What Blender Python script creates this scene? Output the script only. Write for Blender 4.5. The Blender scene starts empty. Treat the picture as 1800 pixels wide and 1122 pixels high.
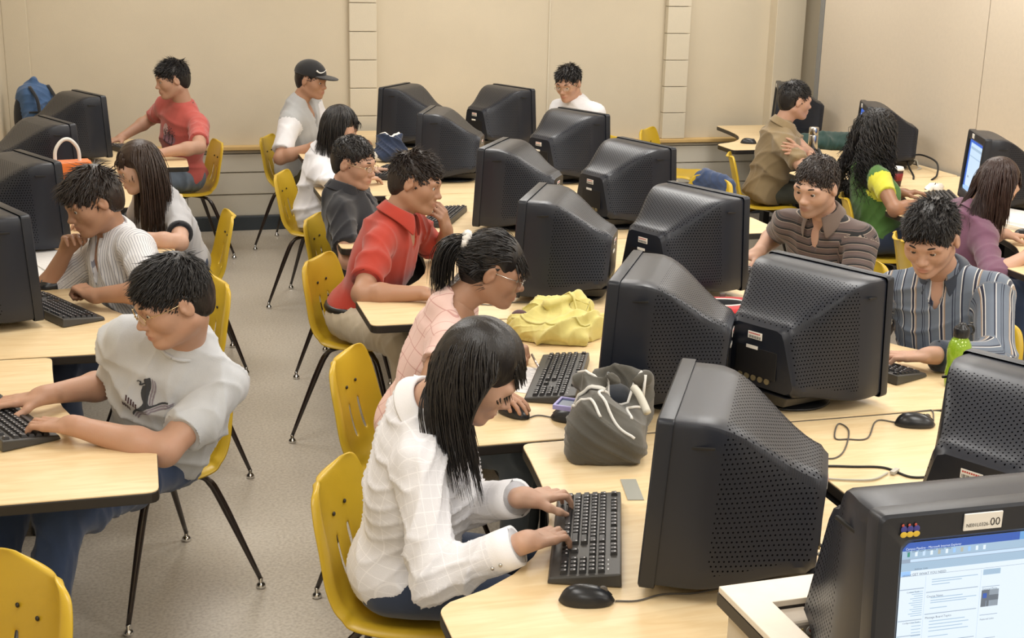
import bpy, math, random
import numpy as np
from mathutils import Vector, Matrix
from mathutils.bvhtree import BVHTree
random.seed(7); rng = np.random.default_rng(7)
C = bpy.context.scene.collection
R = math.radians
# ------------------------------------------------------------------ camera
F_PX, PITCH, ROLL, YAW, CAM_H, WALL_Y = 2319.7, 0.272132, 0.0225231, 0.2771875, 2.0209, 9.737
_f = Vector((math.sin(YAW)*math.cos(PITCH), math.cos(YAW)*math.cos(PITCH), -math.sin(PITCH)))
_r = Vector((math.cos(YAW), -math.sin(YAW), 0)); _u = _r.cross(_f)
rt = math.cos(ROLL)*_r + math.sin(ROLL)*_u; up = -math.sin(ROLL)*_r + math.cos(ROLL)*_u
cam = bpy.data.objects.new('camera', bpy.data.cameras.new('camera')); C.objects.link(cam)
cam.matrix_world = Matrix(((rt.x, up.x, -_f.x, 0), (rt.y, up.y, -_f.y, 0), (rt.z, up.z, -_f.z, CAM_H), (0, 0, 0, 1)))
cam.data.sensor_width = 36; cam.data.lens = F_PX/1800*36; cam.data.clip_start = .05
bpy.context.scene.camera = cam
vs = bpy.context.scene.view_settings
vs.view_transform = 'Standard'; vs.look = 'None'; vs.gamma = 1; vs.use_curve_mapping = False; vs.exposure = 0.0
w = bpy.data.worlds.new('world'); bpy.context.scene.world = w; w.use_nodes = True
w.node_tree.nodes['Background'].inputs[0].default_value = (.9, .93, 1, 1); w.node_tree.nodes['Background'].inputs[1].default_value = .15
# ceiling fluorescent panels (outside the frame)
LIGHT_W = 26.5
for lx in (0.1, 2.3, 4.3):
    for ly in (-.6, 1.8, 4.2, 6.6, 8.6):
        l = bpy.data.lights.new('ceiling_lamp', 'AREA'); l.shape = 'RECTANGLE'; l.size = .6; l.size_y = 1.2
        l.energy = LIGHT_W*(0.75 if ly > 8 else 1.0)*(1.12 if lx > 2 else .9); l.color = (1, .975, .935)
        lo = bpy.data.objects.new('ceiling_lamp', l); C.objects.link(lo); lo.location = (lx, ly, 2.78)
# ------------------------------------------------------------------ materials
def nodes(m):
    m.use_nodes = True; return m.node_tree.nodes, m.node_tree.links
def setc(bs, col): bs.inputs['Base Color'].default_value = (*col, 1)
def mat(name, col, rough=.5, metal=0, bump=0, bscale=200, var=0, vscale=8, spec=.5, stretch=None, coat=0, sheen=0, emis=None, trans=0, alpha=1, bdist=.002):
    m = bpy.data.materials.new(name); N, L = nodes(m); bs = N['Principled BSDF']
    setc(bs, col); bs.inputs['Roughness'].default_value = rough; bs.inputs['Metallic'].default_value = metal
    bs.inputs['Specular IOR Level'].default_value = spec; bs.inputs['Coat Weight'].default_value = coat
    if sheen: bs.inputs['Sheen Weight'].default_value = sheen
    if trans: bs.inputs['Transmission Weight'].default_value = trans
    if emis: bs.inputs['Emission Color'].default_value = (*emis[0], 1); bs.inputs['Emission Strength'].default_value = emis[1]
    if bump or var:
        tc = N.new('ShaderNodeTexCoord'); mp = N.new('ShaderNodeMapping'); L.new(tc.outputs['Object'], mp.inputs[0])
        if stretch: mp.inputs['Scale'].default_value = stretch
    if bump:
        n = N.new('ShaderNodeTexNoise'); n.inputs['Scale'].default_value = bscale; n.inputs['Detail'].default_value = 3
        L.new(mp.outputs[0], n.inputs['Vector']); b = N.new('ShaderNodeBump'); b.inputs['Strength'].default_value = bump
        b.inputs['Distance'].default_value = bdist; L.new(n.outputs[0], b.inputs['Height']); L.new(b.outputs[0], bs.inputs['Normal'])
    if var:
        n = N.new('ShaderNodeTexNoise'); n.inputs['Scale'].default_value = vscale; n.inputs['Detail'].default_value = 5
        L.new(mp.outputs[0], n.inputs['Vector']); mr = N.new('ShaderNodeMapRange')
        mr.inputs[1].default_value = .3; mr.inputs[2].default_value = .7; mr.inputs[3].default_value = 1-var; mr.inputs[4].default_value = 1+var
        L.new(n.outputs[0], mr.inputs[0]); mx = N.new('ShaderNodeVectorMath'); mx.operation = 'SCALE'
        mx.inputs[0].default_value = col; L.new(mr.outputs[0], mx.inputs['Scale']); L.new(mx.outputs[0], bs.inputs['Base Color'])
    return m
def mathn(N, L, op, a, b=None, c=None):
    n = N.new('ShaderNodeMath'); n.operation = op
    for i, v in enumerate((a, b, c)):
        if v is None: continue
        if isinstance(v, (int, float)): n.inputs[i].default_value = v
        else: L.new(v, n.inputs[i])
    return n.outputs[0]
def stripe_mat(name, stops, period, axis='X', rough=.85, attr='sc', dirty=.06):
    """cloth with woven stripes along the garment's own coordinates"""
    m = mat(name, stops[0][1], rough, bump=.25, bscale=500, sheen=.2); N, L = nodes(m); bs = N['Principled BSDF']
    at = N.new('ShaderNodeAttribute'); at.attribute_name = attr; sp = N.new('ShaderNodeSeparateXYZ'); L.new(at.outputs['Vector'], sp.inputs[0])
    fr = mathn(N, L, 'FRACT', mathn(N, L, 'DIVIDE', sp.outputs[axis], period))
    cr = N.new('ShaderNodeValToRGB'); cr.color_ramp.interpolation = 'CONSTANT'; L.new(fr, cr.inputs[0])
    e = cr.color_ramp.elements
    e[0].position = 0; e[0].color = (*stops[0][1], 1); e.remove(e[1])
    for p, c in stops[1:]: q = e.new(p); q.color = (*c, 1)
    L.new(cr.outputs[0], bs.inputs['Base Color']); return m
def grid_mat(name, base, line, px, py, wd=.08):
    m = mat(name, base, .85, bump=.3, bscale=400, sheen=.2); N, L = nodes(m); bs = N['Principled BSDF']
    at = N.new('ShaderNodeAttribute'); at.attribute_name = 'sc'; sp = N.new('ShaderNodeSeparateXYZ'); L.new(at.outputs['Vector'], sp.inputs[0])
    a = mathn(N, L, 'LESS_THAN', mathn(N, L, 'FRACT', mathn(N, L, 'DIVIDE', sp.outputs[0], px)), wd)
    b = mathn(N, L, 'LESS_THAN', mathn(N, L, 'FRACT', mathn(N, L, 'DIVIDE', sp.outputs[1], py)), wd)
    f = mathn(N, L, 'MAXIMUM', a, b); mx = N.new('ShaderNodeMix'); mx.data_type = 'RGBA'
    mx.inputs[6].default_value = (*base, 1); mx.inputs[7].default_value = (*line, 1); L.new(f, mx.inputs[0]); L.new(mx.outputs[2], bs.inputs['Base Color'])
    return m
def skin_mat(name, col):
    m = mat(name, col, .48, bump=.12, bscale=350, spec=.4); N, L = nodes(m); bs = N['Principled BSDF']
    bs.inputs['Subsurface Weight'].default_value = .06; bs.inputs['Subsurface Radius'].default_value = (.012, .004, .002); bs.inputs['Subsurface Scale'].default_value = 1
    at = N.new('ShaderNodeAttribute'); at.attribute_name = 'tint'; sp = N.new('ShaderNodeSeparateXYZ'); L.new(at.outputs['Vector'], sp.inputs[0])
    tc = N.new('ShaderNodeTexCoord'); ns = N.new('ShaderNodeTexNoise'); ns.inputs['Scale'].default_value = 25; L.new(tc.outputs['Object'], ns.inputs['Vector'])
    m0 = N.new('ShaderNodeMix'); m0.data_type = 'RGBA'; m0.inputs[6].default_value = (*col, 1); m0.inputs[7].default_value = (col[0]*1.0, col[1]*.8, col[2]*.75, 1)
    L.new(mathn(N, L, 'MULTIPLY', ns.outputs[0], .6), m0.inputs[0])
    m1 = N.new('ShaderNodeMix'); m1.data_type = 'RGBA'; L.new(m0.outputs[2], m1.inputs[6]); m1.inputs[7].default_value = (.42, .14, .12, 1); L.new(sp.outputs[0], m1.inputs[0])
    m2 = N.new('ShaderNodeMix'); m2.data_type = 'RGBA'; L.new(m1.outputs[2], m2.inputs[6]); m2.inputs[7].default_value = (.12, .085, .065, 1); L.new(sp.outputs[1], m2.inputs[0])
    L.new(m2.outputs[2], bs.inputs['Base Color']); return m
def hair_mat(name, col, rough=.38):
    m = mat(name, col, rough, bump=.4, bscale=300, stretch=(1, 1, .15), spec=.5, bdist=.003); return m
def maple(name):
    m = mat(name, (.80, .615, .36), .38, spec=.45); N, L = nodes(m); bs = N['Principled BSDF']
    tc = N.new('ShaderNodeTexCoord'); mp = N.new('ShaderNodeMapping'); mp.inputs['Scale'].default_value = (3, 22, 3); mp.inputs['Rotation'].default_value = (0, 0, .06)
    L.new(tc.outputs['Object'], mp.inputs[0]); n = N.new('ShaderNodeTexNoise'); n.inputs['Scale'].default_value = 1.6; n.inputs['Detail'].default_value = 7; n.inputs['Distortion'].default_value = 1.2
    L.new(mp.outputs[0], n.inputs['Vector']); cr = N.new('ShaderNodeValToRGB'); e = cr.color_ramp.elements
    e[0].position = .3; e[0].color = (.74, .54, .29, 1); e[1].position = .66; e[1].color = (.84, .665, .41, 1); L.new(n.outputs[0], cr.inputs[0])
    L.new(cr.outputs[0], bs.inputs['Base Color']); return m
def floor_mat():
    m = mat('vinyl', (.40, .34, .27), .33, bump=.15, bscale=250, spec=.4); N, L = nodes(m); bs = N['Principled BSDF']
    tc = N.new('ShaderNodeTexCoord'); n = N.new('ShaderNodeTexNoise'); n.inputs['Scale'].default_value = 90; n.inputs['Detail'].default_value = 6; L.new(tc.outputs['Object'], n.inputs['Vector'])
    n2 = N.new('ShaderNodeTexNoise'); n2.inputs['Scale'].default_value = 1.8; n2.inputs['Detail'].default_value = 4; L.new(tc.outputs['Object'], n2.inputs['Vector'])
    cr = N.new('ShaderNodeValToRGB'); e = cr.color_ramp.elements; e[0].position = .36; e[0].color = (.44, .385, .315, 1); e[1].position = .58; e[1].color = (.60, .545, .46, 1)
    L.new(mathn(N, L, 'ADD', mathn(N, L, 'MULTIPLY', n.outputs[0], .75), mathn(N, L, 'MULTIPLY', n2.outputs[0], .25)), cr.inputs[0]); L.new(cr.outputs[0], bs.inputs['Base Color'])
    return m
def perf_mat(name, col):
    """moulded charcoal plastic, drilled with rows of small vent holes towards its rear (holes follow the UVs, in metres)"""
    m = mat(name, col, .36, bump=.25, bscale=900, spec=.5, bdist=.0004); N, L = nodes(m); bs = N['Principled BSDF']
    uv = N.new('ShaderNodeUVMap'); sp = N.new('ShaderNodeSeparateXYZ'); L.new(uv.outputs[0], sp.inputs[0])
    P = .0105
    u = mathn(N, L, 'DIVIDE', sp.outputs[0], P); v = mathn(N, L, 'DIVIDE', sp.outputs[1], P)
    row = mathn(N, L, 'FLOOR', v); off = mathn(N, L, 'MULTIPLY', mathn(N, L, 'MODULO', row, 2), .5)
    fu = mathn(N, L, 'SUBTRACT', mathn(N, L, 'FRACT', mathn(N, L, 'ADD', mathn(N, L, 'ADD', u, off), 100)), .5); fv = mathn(N, L, 'SUBTRACT', mathn(N, L, 'FRACT', v), .5)
    d = mathn(N, L, 'SQRT', mathn(N, L, 'ADD', mathn(N, L, 'MULTIPLY', fu, fu), mathn(N, L, 'MULTIPLY', fv, fv)))
    hole = mathn(N, L, 'LESS_THAN', d, .20)
    at = N.new('ShaderNodeAttribute'); at.attribute_name = 'vent'; hole = mathn(N, L, 'MULTIPLY', hole, mathn(N, L, 'GREATER_THAN', at.outputs['Fac'], .5))
    mx = N.new('ShaderNodeMix'); mx.data_type = 'RGBA'; mx.inputs[6].default_value = (*col, 1); mx.inputs[7].default_value = (.003, .003, .004, 1)
    L.new(hole, mx.inputs[0]); L.new(mx.outputs[2], bs.inputs['Base Color'])
    L.new(mathn(N, L, 'ADD', mathn(N, L, 'MULTIPLY', hole, .5), .36), bs.inputs['Roughness'])
    L.new(mathn(N, L, 'MULTIPLY', mathn(N, L, 'SUBTRACT', 1, hole), .5), bs.inputs['Specular IOR Level'])
    return m
M = dict(
 wall=mat('wall_paint', (.60, .53, .405), .75, bump=.3, bscale=160, var=.02, vscale=3),
 panelwall=mat('partition_vinyl', (.545, .475, .38), .7, bump=.4, bscale=220, var=.02, vscale=40),
 ceil=mat('ceiling_tile', (.8, .8, .77), .9), floor=floor_mat(), block=mat('painted_block', (.63, .57, .45), .75, bump=.6, bscale=120),
 ledge=mat('ledge_oak', (.62, .42, .17), .45, var=.15, vscale=4, stretch=(1, 12, 12)), lowwall=mat('painted_block_lower', (.62, .58, .49), .7, bump=.3, bscale=150),
 base=mat('rubber_base', (.035, .045, .055), .5), jamb=mat('grey_jamb', (.19, .19, .185), .5), seam=mat('seam', (.16, .14, .11), .8),
 maple=maple('maple_laminate'), edge=mat('edge_band', (.022, .018, .015), .45), black=mat('black_metal', (.012, .012, .013), .4),
 yellow=mat('yellow_shell', (.60, .40, .028), .32, bump=.35, bscale=500, spec=.5, bdist=.0006, var=.04, vscale=6), tube=mat('brown_tube', (.022, .013, .011), .22, spec=.7),
 chrome=mat('chrome', (.75, .75, .75), .15, metal=1), steel=mat('brushed_steel', (.62, .60, .57), .25, metal=1),
 housing=perf_mat('monitor_housing', (.010, .013, .022)), bezel=mat('monitor_bezel', (.010, .013, .021), .38, bump=.25, bscale=900, bdist=.0004), rear=mat('monitor_rear', (.014, .014, .016), .35),
 dark=mat('void_black', (.003, .003, .004), .6), cavity=mat('port_metal', (.32, .27, .16), .4, metal=.6), label=mat('sticker_white', (.82, .80, .76), .5), barcode=mat('barcode_ink', (.02, .02, .02), .6), redink=mat('red_ink', (.5, .04, .03), .6),
 gold=mat('gold_label', (.45, .33, .12), .5, bump=.4, bscale=60), key=mat('key_black', (.018, .018, .021), .38), keytext=mat('key_legend', (.6, .6, .62), .5), kb=mat('keyboard_case', (.022, .022, .024), .4, bump=.2, bscale=800, bdist=.0004), kbtop=mat('keyboard_deck', (.045, .043, .040), .4),
 mouse=mat('mouse_black', (.012, .013, .016), .3), cord=mat('grey_cord', (.10, .09, .08), .5), cordb=mat('black_cord', (.01, .01, .01), .5), cordw=mat('pale_cord', (.5, .48, .42), .5),
 paper=mat('paper', (.82, .81, .80), .8), ink=mat('ink', (.12, .12, .15), .8), glass=mat('lens', (.8, .82, .85), .02), wire=mat('gold_wire', (.55, .43, .25), .25, metal=1),
 screenglass=mat('screen_page', (.2, .3, .5), .3, emis=((.50, .72, 1.0), .95)), eyew=mat('eye_white', (.65, .62, .6), .3), iris=mat('iris', (.012, .008, .006), .15),
 brow=mat('brow_hair', (.02, .014, .012), .8))
HB = hair_mat('hair_black', (.011, .009, .009)); HBR = hair_mat('hair_brown', (.034, .018, .012)); HDB = hair_mat('hair_dark_brown', (.022, .014, .011)); HRB = hair_mat('hair_red_brown', (.030, .012, .009))
SKA = skin_mat('skin_light_tan', (.49, .305, .215)); SKP = skin_mat('skin_pale', (.55, .36, .265)); SKT = skin_mat('skin_tan', (.41, .24, .155)); SKB = skin_mat('skin_brown', (.31, .165, .095))
M['glass'].node_tree.nodes['Principled BSDF'].inputs['Alpha'].default_value = .10
def cloth(name, col, **k): return mat(name, col, .9, bump=.35, bscale=450, sheen=.25, var=.05, vscale=14, **k)
# ------------------------------------------------------------------ mesh helpers
def mesh_from(name, V, Fs, mats=(), fm=None, smooth=True):
    me = bpy.data.meshes.new(name); V = np.asarray(V, dtype=np.float32)
    if isinstance(Fs, np.ndarray) and Fs.ndim == 2:
        n, k = Fs.shape; me.vertices.add(len(V)); me.vertices.foreach_set('co', V.ravel()); me.loops.add(n*k); me.loops.foreach_set('vertex_index', Fs.astype(np.int32).ravel())
        me.polygons.add(n); me.polygons.foreach_set('loop_start', np.arange(0, n*k, k, dtype=np.int32)); me.update(calc_edges=True)
    else: me.from_pydata([tuple(map(float, v)) for v in V], [], Fs)
    for m in mats: me.materials.append(m)
    if fm is not None: me.polygons.foreach_set('material_index', np.asarray(fm, dtype=np.int32))
    if smooth is True: me.polygons.foreach_set('use_smooth', np.ones(len(me.polygons), dtype=bool))
    me.update(); return me
def link(name, me, parent=None, loc=None, mw=None):
    o = bpy.data.objects.new(name, me); C.objects.link(o)
    if mw is not None: o.matrix_local = mw
    elif loc is not None: o.location = loc
    if parent is not None: o.parent = parent
    return o
def empty(name, label, cat, loc=(0, 0, 0), rz=0, group=None):
    o = bpy.data.objects.new(name, None); C.objects.link(o); o.location = loc; o.rotation_euler = (0, 0, rz); o.empty_display_size = .05
    return tag(o, label, cat, group)
def tag(o, label=None, cat=None, group=None, kind=None):
    if label: o['label'] = label
    if cat: o['category'] = cat
    if group: o['group'] = group
    if kind: o['kind'] = kind
    return o
def frame(o, x, z):
    """4x4 with local x axis along x, local z near z"""
    x = Vector(x).normalized(); y = Vector(z).cross(x).normalized(); z = x.cross(y)
    return Matrix(((x.x, y.x, z.x, o[0]), (x.y, y.y, z.y, o[1]), (x.z, y.z, z.z, o[2]), (0, 0, 0, 1)))
class MB:
    def __init__(s): s.v = []; s.f = []; s.m = []; s.cur = 0; s.mx = None
    def add(s, vs_, fs):
        n = len(s.v)
        if s.mx is not None: vs_ = [s.mx @ Vector(v) for v in vs_]
        s.v += [tuple(v) for v in vs_]; s.f += [tuple(i+n for i in f) for f in fs]; s.m += [s.cur]*len(fs); return s
    def box(s, c, d, mx=None, taper=1):
        x, y, z = d[0]/2, d[1]/2, d[2]/2
        vs_ = [Vector((sx*x*(taper if sz > 0 else 1), sy*y*(taper if sz > 0 else 1), sz*z)) for sz in (-1, 1) for sy in (-1, 1) for sx in (-1, 1)]
        if mx is not None: vs_ = [mx @ v for v in vs_]
        c = Vector(c); vs_ = [v+c for v in vs_]
        return s.add(vs_, [(0, 2, 3, 1), (4, 5, 7, 6), (0, 1, 5, 4), (2, 6, 7, 3), (0, 4, 6, 2), (1, 3, 7, 5)])
    def tube(s, path, r, n=8, cap=True, flat=1.0, upv=None):
        path = [Vector(p) for p in path]; k = len(path); rs = r if hasattr(r, '__len__') else [r]*k
        vs_ = []; t0 = (path[1]-path[0]).normalized(); a = Vector(upv) if upv else (Vector((0, 0, 1)) if abs(t0.z) < .9 else Vector((1, 0, 0)))
        for i, p in enumerate(path):
            t = (path[min(i+1, k-1)]-path[max(i-1, 0)]).normalized(); a = (a-t*a.dot(t))
            a = a.normalized() if a.length > 1e-6 else t.orthogonal().normalized(); b = t.cross(a)
            for j in range(n):
                q = 2*math.pi*j/n; vs_.append(p+a*(math.cos(q)*rs[i]*flat)+b*(math.sin(q)*rs[i]))
        fs = [(i*n+j, i*n+(j+1) % n, (i+1)*n+(j+1) % n, (i+1)*n+j) for i in range(k-1) for j in range(n)]
        if cap: fs += [tuple(range(n))[::-1], tuple((k-1)*n+j for j in range(n))]
        return s.add(vs_, fs)
    def lathe(s, prof, n=20, mx=None, c=(0, 0, 0)):
        c = Vector(c); vs_ = []
        for r, z in prof:
            for j in range(n):
                q = 2*math.pi*j/n; v = Vector((r*math.cos(q), r*math.sin(q), z)); vs_.append((mx @ v if mx is not None else v)+c)
        k = len(prof); fs = [(i*n+j, i*n+(j+1) % n, (i+1)*n+(j+1) % n, (i+1)*n+j) for i in range(k-1) for j in range(n)]
        fs += [tuple(range(n))[::-1], tuple((k-1)*n+j for j in range(n))]
        return s.add(vs_, fs)
    def ell(s, c, r, n=10, m=None, mx=None):
        m = m or n; prof = []; vs_ = []
        for i in range(1, m):
            a = math.pi*i/m
            for j in range(n):
                q = 2*math.pi*j/n; v = Vector((r[0]*math.sin(a)*math.cos(q), r[1]*math.sin(a)*math.sin(q), -r[2]*math.cos(a))); vs_.append((mx @ v if mx is not None else v)+Vector(c))
        for zz in (-r[2], r[2]):
            v = Vector((0, 0, zz)); vs_.append((mx @ v if mx is not None else v)+Vector(c))
        b = (m-1)*n; fs = [(i*n+j, i*n+(j+1) % n, (i+1)*n+(j+1) % n, (i+1)*n+j) for i in range(m-2) for j in range(n)]
        fs += [(b, (j+1) % n, j) for j in range(n)]+[(b+1, (m-2)*n+j, (m-2)*n+(j+1) % n) for j in range(n)]
        return s.add(vs_, fs)
    def prism(s, poly, z0, z1):
        n = len(poly); ar = sum(poly[i][0]*poly[(i+1) % n][1]-poly[(i+1) % n][0]*poly[i][1] for i in range(n))
        if ar < 0: poly = poly[::-1]
        return s.add([(x, y, z0) for x, y in poly]+[(x, y, z1) for x, y in poly], [tuple(range(n))[::-1], tuple(range(n, 2*n))]+[(i, (i+1) % n, n+(i+1) % n, n+i) for i in range(n)])
    def grid(s, G, closed=False):
        a, b = len(G), len(G[0]); return s.add([p for row in G for p in row], [(i*b+j, i*b+(j+1) % b, (i+1)*b+(j+1) % b, (i+1)*b+j) for i in range(a-1) for j in range(b if closed else b-1)])
    def mesh(s, name, mats, smooth=False): return mesh_from(name, s.v, s.f, mats if isinstance(mats, (list, tuple)) else [mats], s.m, smooth)
    def obj(s, name, mats, parent=None, smooth=False, bevel=0, loc=None, mw=None, solid=0, sub=0, bseg=2):
        o = link(name, s.mesh(name, mats, smooth), parent, loc, mw); mods(o, bevel, solid, sub, bseg); return o
def mods(o, bevel=0, solid=0, sub=0, bseg=2):
    if solid: md = o.modifiers.new('solidify', 'SOLIDIFY'); md.thickness = solid; md.offset = -1
    if sub: md = o.modifiers.new('subsurf', 'SUBSURF'); md.levels = md.render_levels = sub
    if bevel: md = o.modifiers.new('bevel', 'BEVEL'); md.width = bevel; md.segments = bseg; md.limit_method = 'ANGLE'; md.harden_normals = False
def spline(pts, n=8):
    """Catmull-Rom through pts"""
    P = [Vector(p) for p in pts]; P = [P[0]*2-P[1]]+P+[P[-1]*2-P[-2]]; out = []
    for i in range(1, len(P)-2):
        for k in range(n):
            t = k/n; a, b, c, d = P[i-1:i+3]
            out.append(.5*((2*b)+(c-a)*t+(2*a-5*b+4*c-d)*t*t+(3*b-a-3*c+d)*t**3))
    return out+[P[-2]]
def copy_tree(o, parent=None):
    c = o.copy(); C.objects.link(c); c.parent = parent
    for ch in o.children: copy_tree(ch, c)
    return c
def text_mesh(s, body, size, mx, depth=0, align='LEFT'):
    """lettering as flat geometry, appended to an MB"""
    cu = bpy.data.curves.new('t', 'FONT'); cu.body = body; cu.size = size; cu.align_x = align; cu.resolution_u = 2
    o = bpy.data.objects.new('t', cu); C.objects.link(o); dg = bpy.context.evaluated_depsgraph_get(); me = bpy.data.meshes.new_from_object(o.evaluated_get(dg))
    s.add([mx @ v.co for v in me.vertices], [tuple(p.vertices) for p in me.polygons]); bpy.data.objects.remove(o); bpy.data.curves.remove(cu); bpy.data.meshes.remove(me)
# ------------------------------------------------------------------ signed distance modelling
class SDF:
    def __init__(s, lo, hi, h):
        s.lo = np.array(lo, dtype=np.float32); s.h = h; s.n = np.ceil((np.array(hi)-s.lo)/h).astype(int)+1
        s.d = np.full(s.n, 1.0, dtype=np.float32)
    def sub(s, lo, hi):
        a = np.clip(np.floor((np.array(lo)-s.lo)/s.h).astype(int), 0, s.n-1); b = np.clip(np.ceil((np.array(hi)-s.lo)/s.h).astype(int)+1, 0, s.n)
        if np.any(b <= a): return None, None
        g = [s.lo[i]+s.h*np.arange(a[i], b[i], dtype=np.float32) for i in range(3)]
        P = np.stack(np.meshgrid(*g, indexing='ij'), -1); return (slice(a[0], b[0]), slice(a[1], b[1]), slice(a[2], b[2])), P
    def comb(s, sl, e, k, op):
        d = s.d[sl]
        if op == 'add':
            hh = np.maximum(k-np.abs(d-e), 0)/max(k, 1e-6); s.d[sl] = np.minimum(d, e)-hh*hh*k*.25
        elif op == 'sub':
            e = -e; hh = np.maximum(k-np.abs(d-e), 0)/max(k, 1e-6); s.d[sl] = np.maximum(d, e)+hh*hh*k*.25
    def cone(s, a, b, r1, r2, k=.01, op='add', cap=None, capa=None):
        a = np.array(a, dtype=np.float32); b = np.array(b, dtype=np.float32); m = k+3*s.h; r = max(r1, r2)+m
        sl, P = s.sub(np.minimum(a, b)-r, np.maximum(a, b)+r)
        if sl is None: return
        ba = b-a; q = P-a; L2 = float(ba@ba)+1e-9; t = (q@ba)/L2; tc = np.clip(t, 0, 1)
        e = np.sqrt(((q-tc[..., None]*ba)**2).sum(-1))-(r1+(r2-r1)*tc)
        if cap is not None: e = np.maximum(e, (t-1)*math.sqrt(L2)-cap)
        if capa is not None: e = np.maximum(e, -t*math.sqrt(L2)-capa)
        s.comb(sl, e, k, op)
    def ell(s, c, r, k=.01, op='add', rot=None, clip=None):
        c = np.array(c, dtype=np.float32); r = np.array(r, dtype=np.float32); m = float(r.max())+k+3*s.h
        sl, P = s.sub(c-m, c+m)
        if sl is None: return
        q = P-c
        if rot is not None: q = q@np.array(rot, dtype=np.float32)     # columns = local axes
        k0 = np.sqrt(((q/r)**2).sum(-1)); k1 = np.sqrt(((q/(r*r))**2).sum(-1))+1e-9; e = k0*(k0-1)/k1
        if clip is not None: e = np.maximum(e, clip(q))
        s.comb(sl, e, k, op)
    def box(s, c, hs, rd=.01, k=.01, op='add', rot=None):
        c = np.array(c, dtype=np.float32); hs = np.array(hs, dtype=np.float32); m = float(np.linalg.norm(hs))+k+rd+3*s.h
        sl, P = s.sub(c-m, c+m)
        if sl is None: return
        q = P-c
        if rot is not None: q = q@np.array(rot, dtype=np.float32)
        q = np.abs(q)-hs+rd; e = np.sqrt((np.maximum(q, 0)**2).sum(-1))+np.minimum(q.max(-1), 0)-rd
        s.comb(sl, e, k, op)
    def plane(s, p, n, k=.005):
        """remove everything on the +n side of p"""
        sl, P = s.sub(s.lo, s.lo+s.n*s.h); n = np.array(n, dtype=np.float32); n /= np.linalg.norm(n)
        s.comb(sl, -((P-np.array(p, dtype=np.float32))@n), k, 'sub')
    def mesh(s):
        d = s.d; d[0] = d[-1] = 1; d[:, 0] = d[:, -1] = 1; d[:, :, 0] = d[:, :, -1] = 1
        g = (d < 0); c = np.zeros(s.n-1, dtype=np.int8)
        for dx in (0, 1):
            for dy in (0, 1):
                for dz in (0, 1): c += g[dx:s.n[0]-1+dx, dy:s.n[1]-1+dy, dz:s.n[2]-1+dz]
        act = (c > 0) & (c < 8); idx = np.argwhere(act); vid = np.full(act.shape, -1, dtype=np.int32); vid[act] = np.arange(len(idx))
        cor = np.array([(x, y, z) for x in (0, 1) for y in (0, 1) for z in (0, 1)])
        cv = np.stack([d[idx[:, 0]+o[0], idx[:, 1]+o[1], idx[:, 2]+o[2]] for o in cor], 1)
        acc = np.zeros((len(idx), 3), dtype=np.float32); cnt = np.zeros(len(idx), dtype=np.float32)
        for i in range(8):
            for j in range(i+1, 8):
                if np.abs(cor[i]-cor[j]).sum() != 1: continue
                a, b = cv[:, i], cv[:, j]; mk = (a < 0) != (b < 0); t = np.where(mk, a/np.where(mk, a-b, 1), 0)
                acc += (mk[:, None]*(cor[i]+t[:, None]*(cor[j]-cor[i]))); cnt += mk
        V = s.lo+s.h*(idx+acc/np.maximum(cnt, 1)[:, None]); Q = []
        for ax in range(3):
            o1, o2 = [(1, 2), (2, 0), (0, 1)][ax]
            A = np.moveaxis(g, (ax, o1, o2), (0, 1, 2)); W = np.moveaxis(vid, (ax, o1, o2), (0, 1, 2))
            e0 = A[:-1, 1:-1, 1:-1]; e1 = A[1:, 1:-1, 1:-1]; ii = np.argwhere(e0 != e1)
            x, y, z = ii[:, 0], ii[:, 1]+1, ii[:, 2]+1; q = np.stack([W[x, y-1, z-1], W[x, y, z-1], W[x, y, z], W[x, y-1, z]], 1)
            fl = ~A[x, y, z]; q[fl] = q[fl][:, ::-1]; Q.append(q)
        Fq = np.concatenate(Q); Fq = Fq[(Fq >= 0).all(1)]; return V.astype(np.float32), Fq
def vnormals(V, Fq):
    n = np.cross(V[Fq[:, 2]]-V[Fq[:, 0]], V[Fq[:, 3]]-V[Fq[:, 1]]); N = np.zeros_like(V)
    for i in range(4): np.add.at(N, Fq[:, i], n)
    return N/(np.linalg.norm(N, axis=1, keepdims=True)+1e-12)
def folds(V, Fq, amp, freq, seed, axis=None):
    """soft cloth folds: ridged, domain-warped waves along the surface normal"""
    r = np.random.default_rng(seed); N = vnormals(V, Fq); w = np.zeros(len(V), dtype=np.float32)
    wp = V + .05*np.sin(V[:, [1, 2, 0]]*7+r.uniform(0, 6, 3)) + .02*np.sin(V[:, [2, 0, 1]]*17+r.uniform(0, 6, 3))
    for i, f in enumerate((1, 1.7, 2.9, 4.6)):
        a = r.normal(size=3); a /= np.linalg.norm(a)
        if axis is not None: a = a*.5+np.array(axis)*.8
        m = .5+.5*np.sin(wp@(r.normal(size=3)*5)+r.uniform(0, 6)); w += (1-np.abs(np.sin(wp@a*freq*f+r.uniform(0, 6))))**2.5*m*1.5/f**.8
    return V+N*((w-.45)*amp)[:, None]
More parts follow.
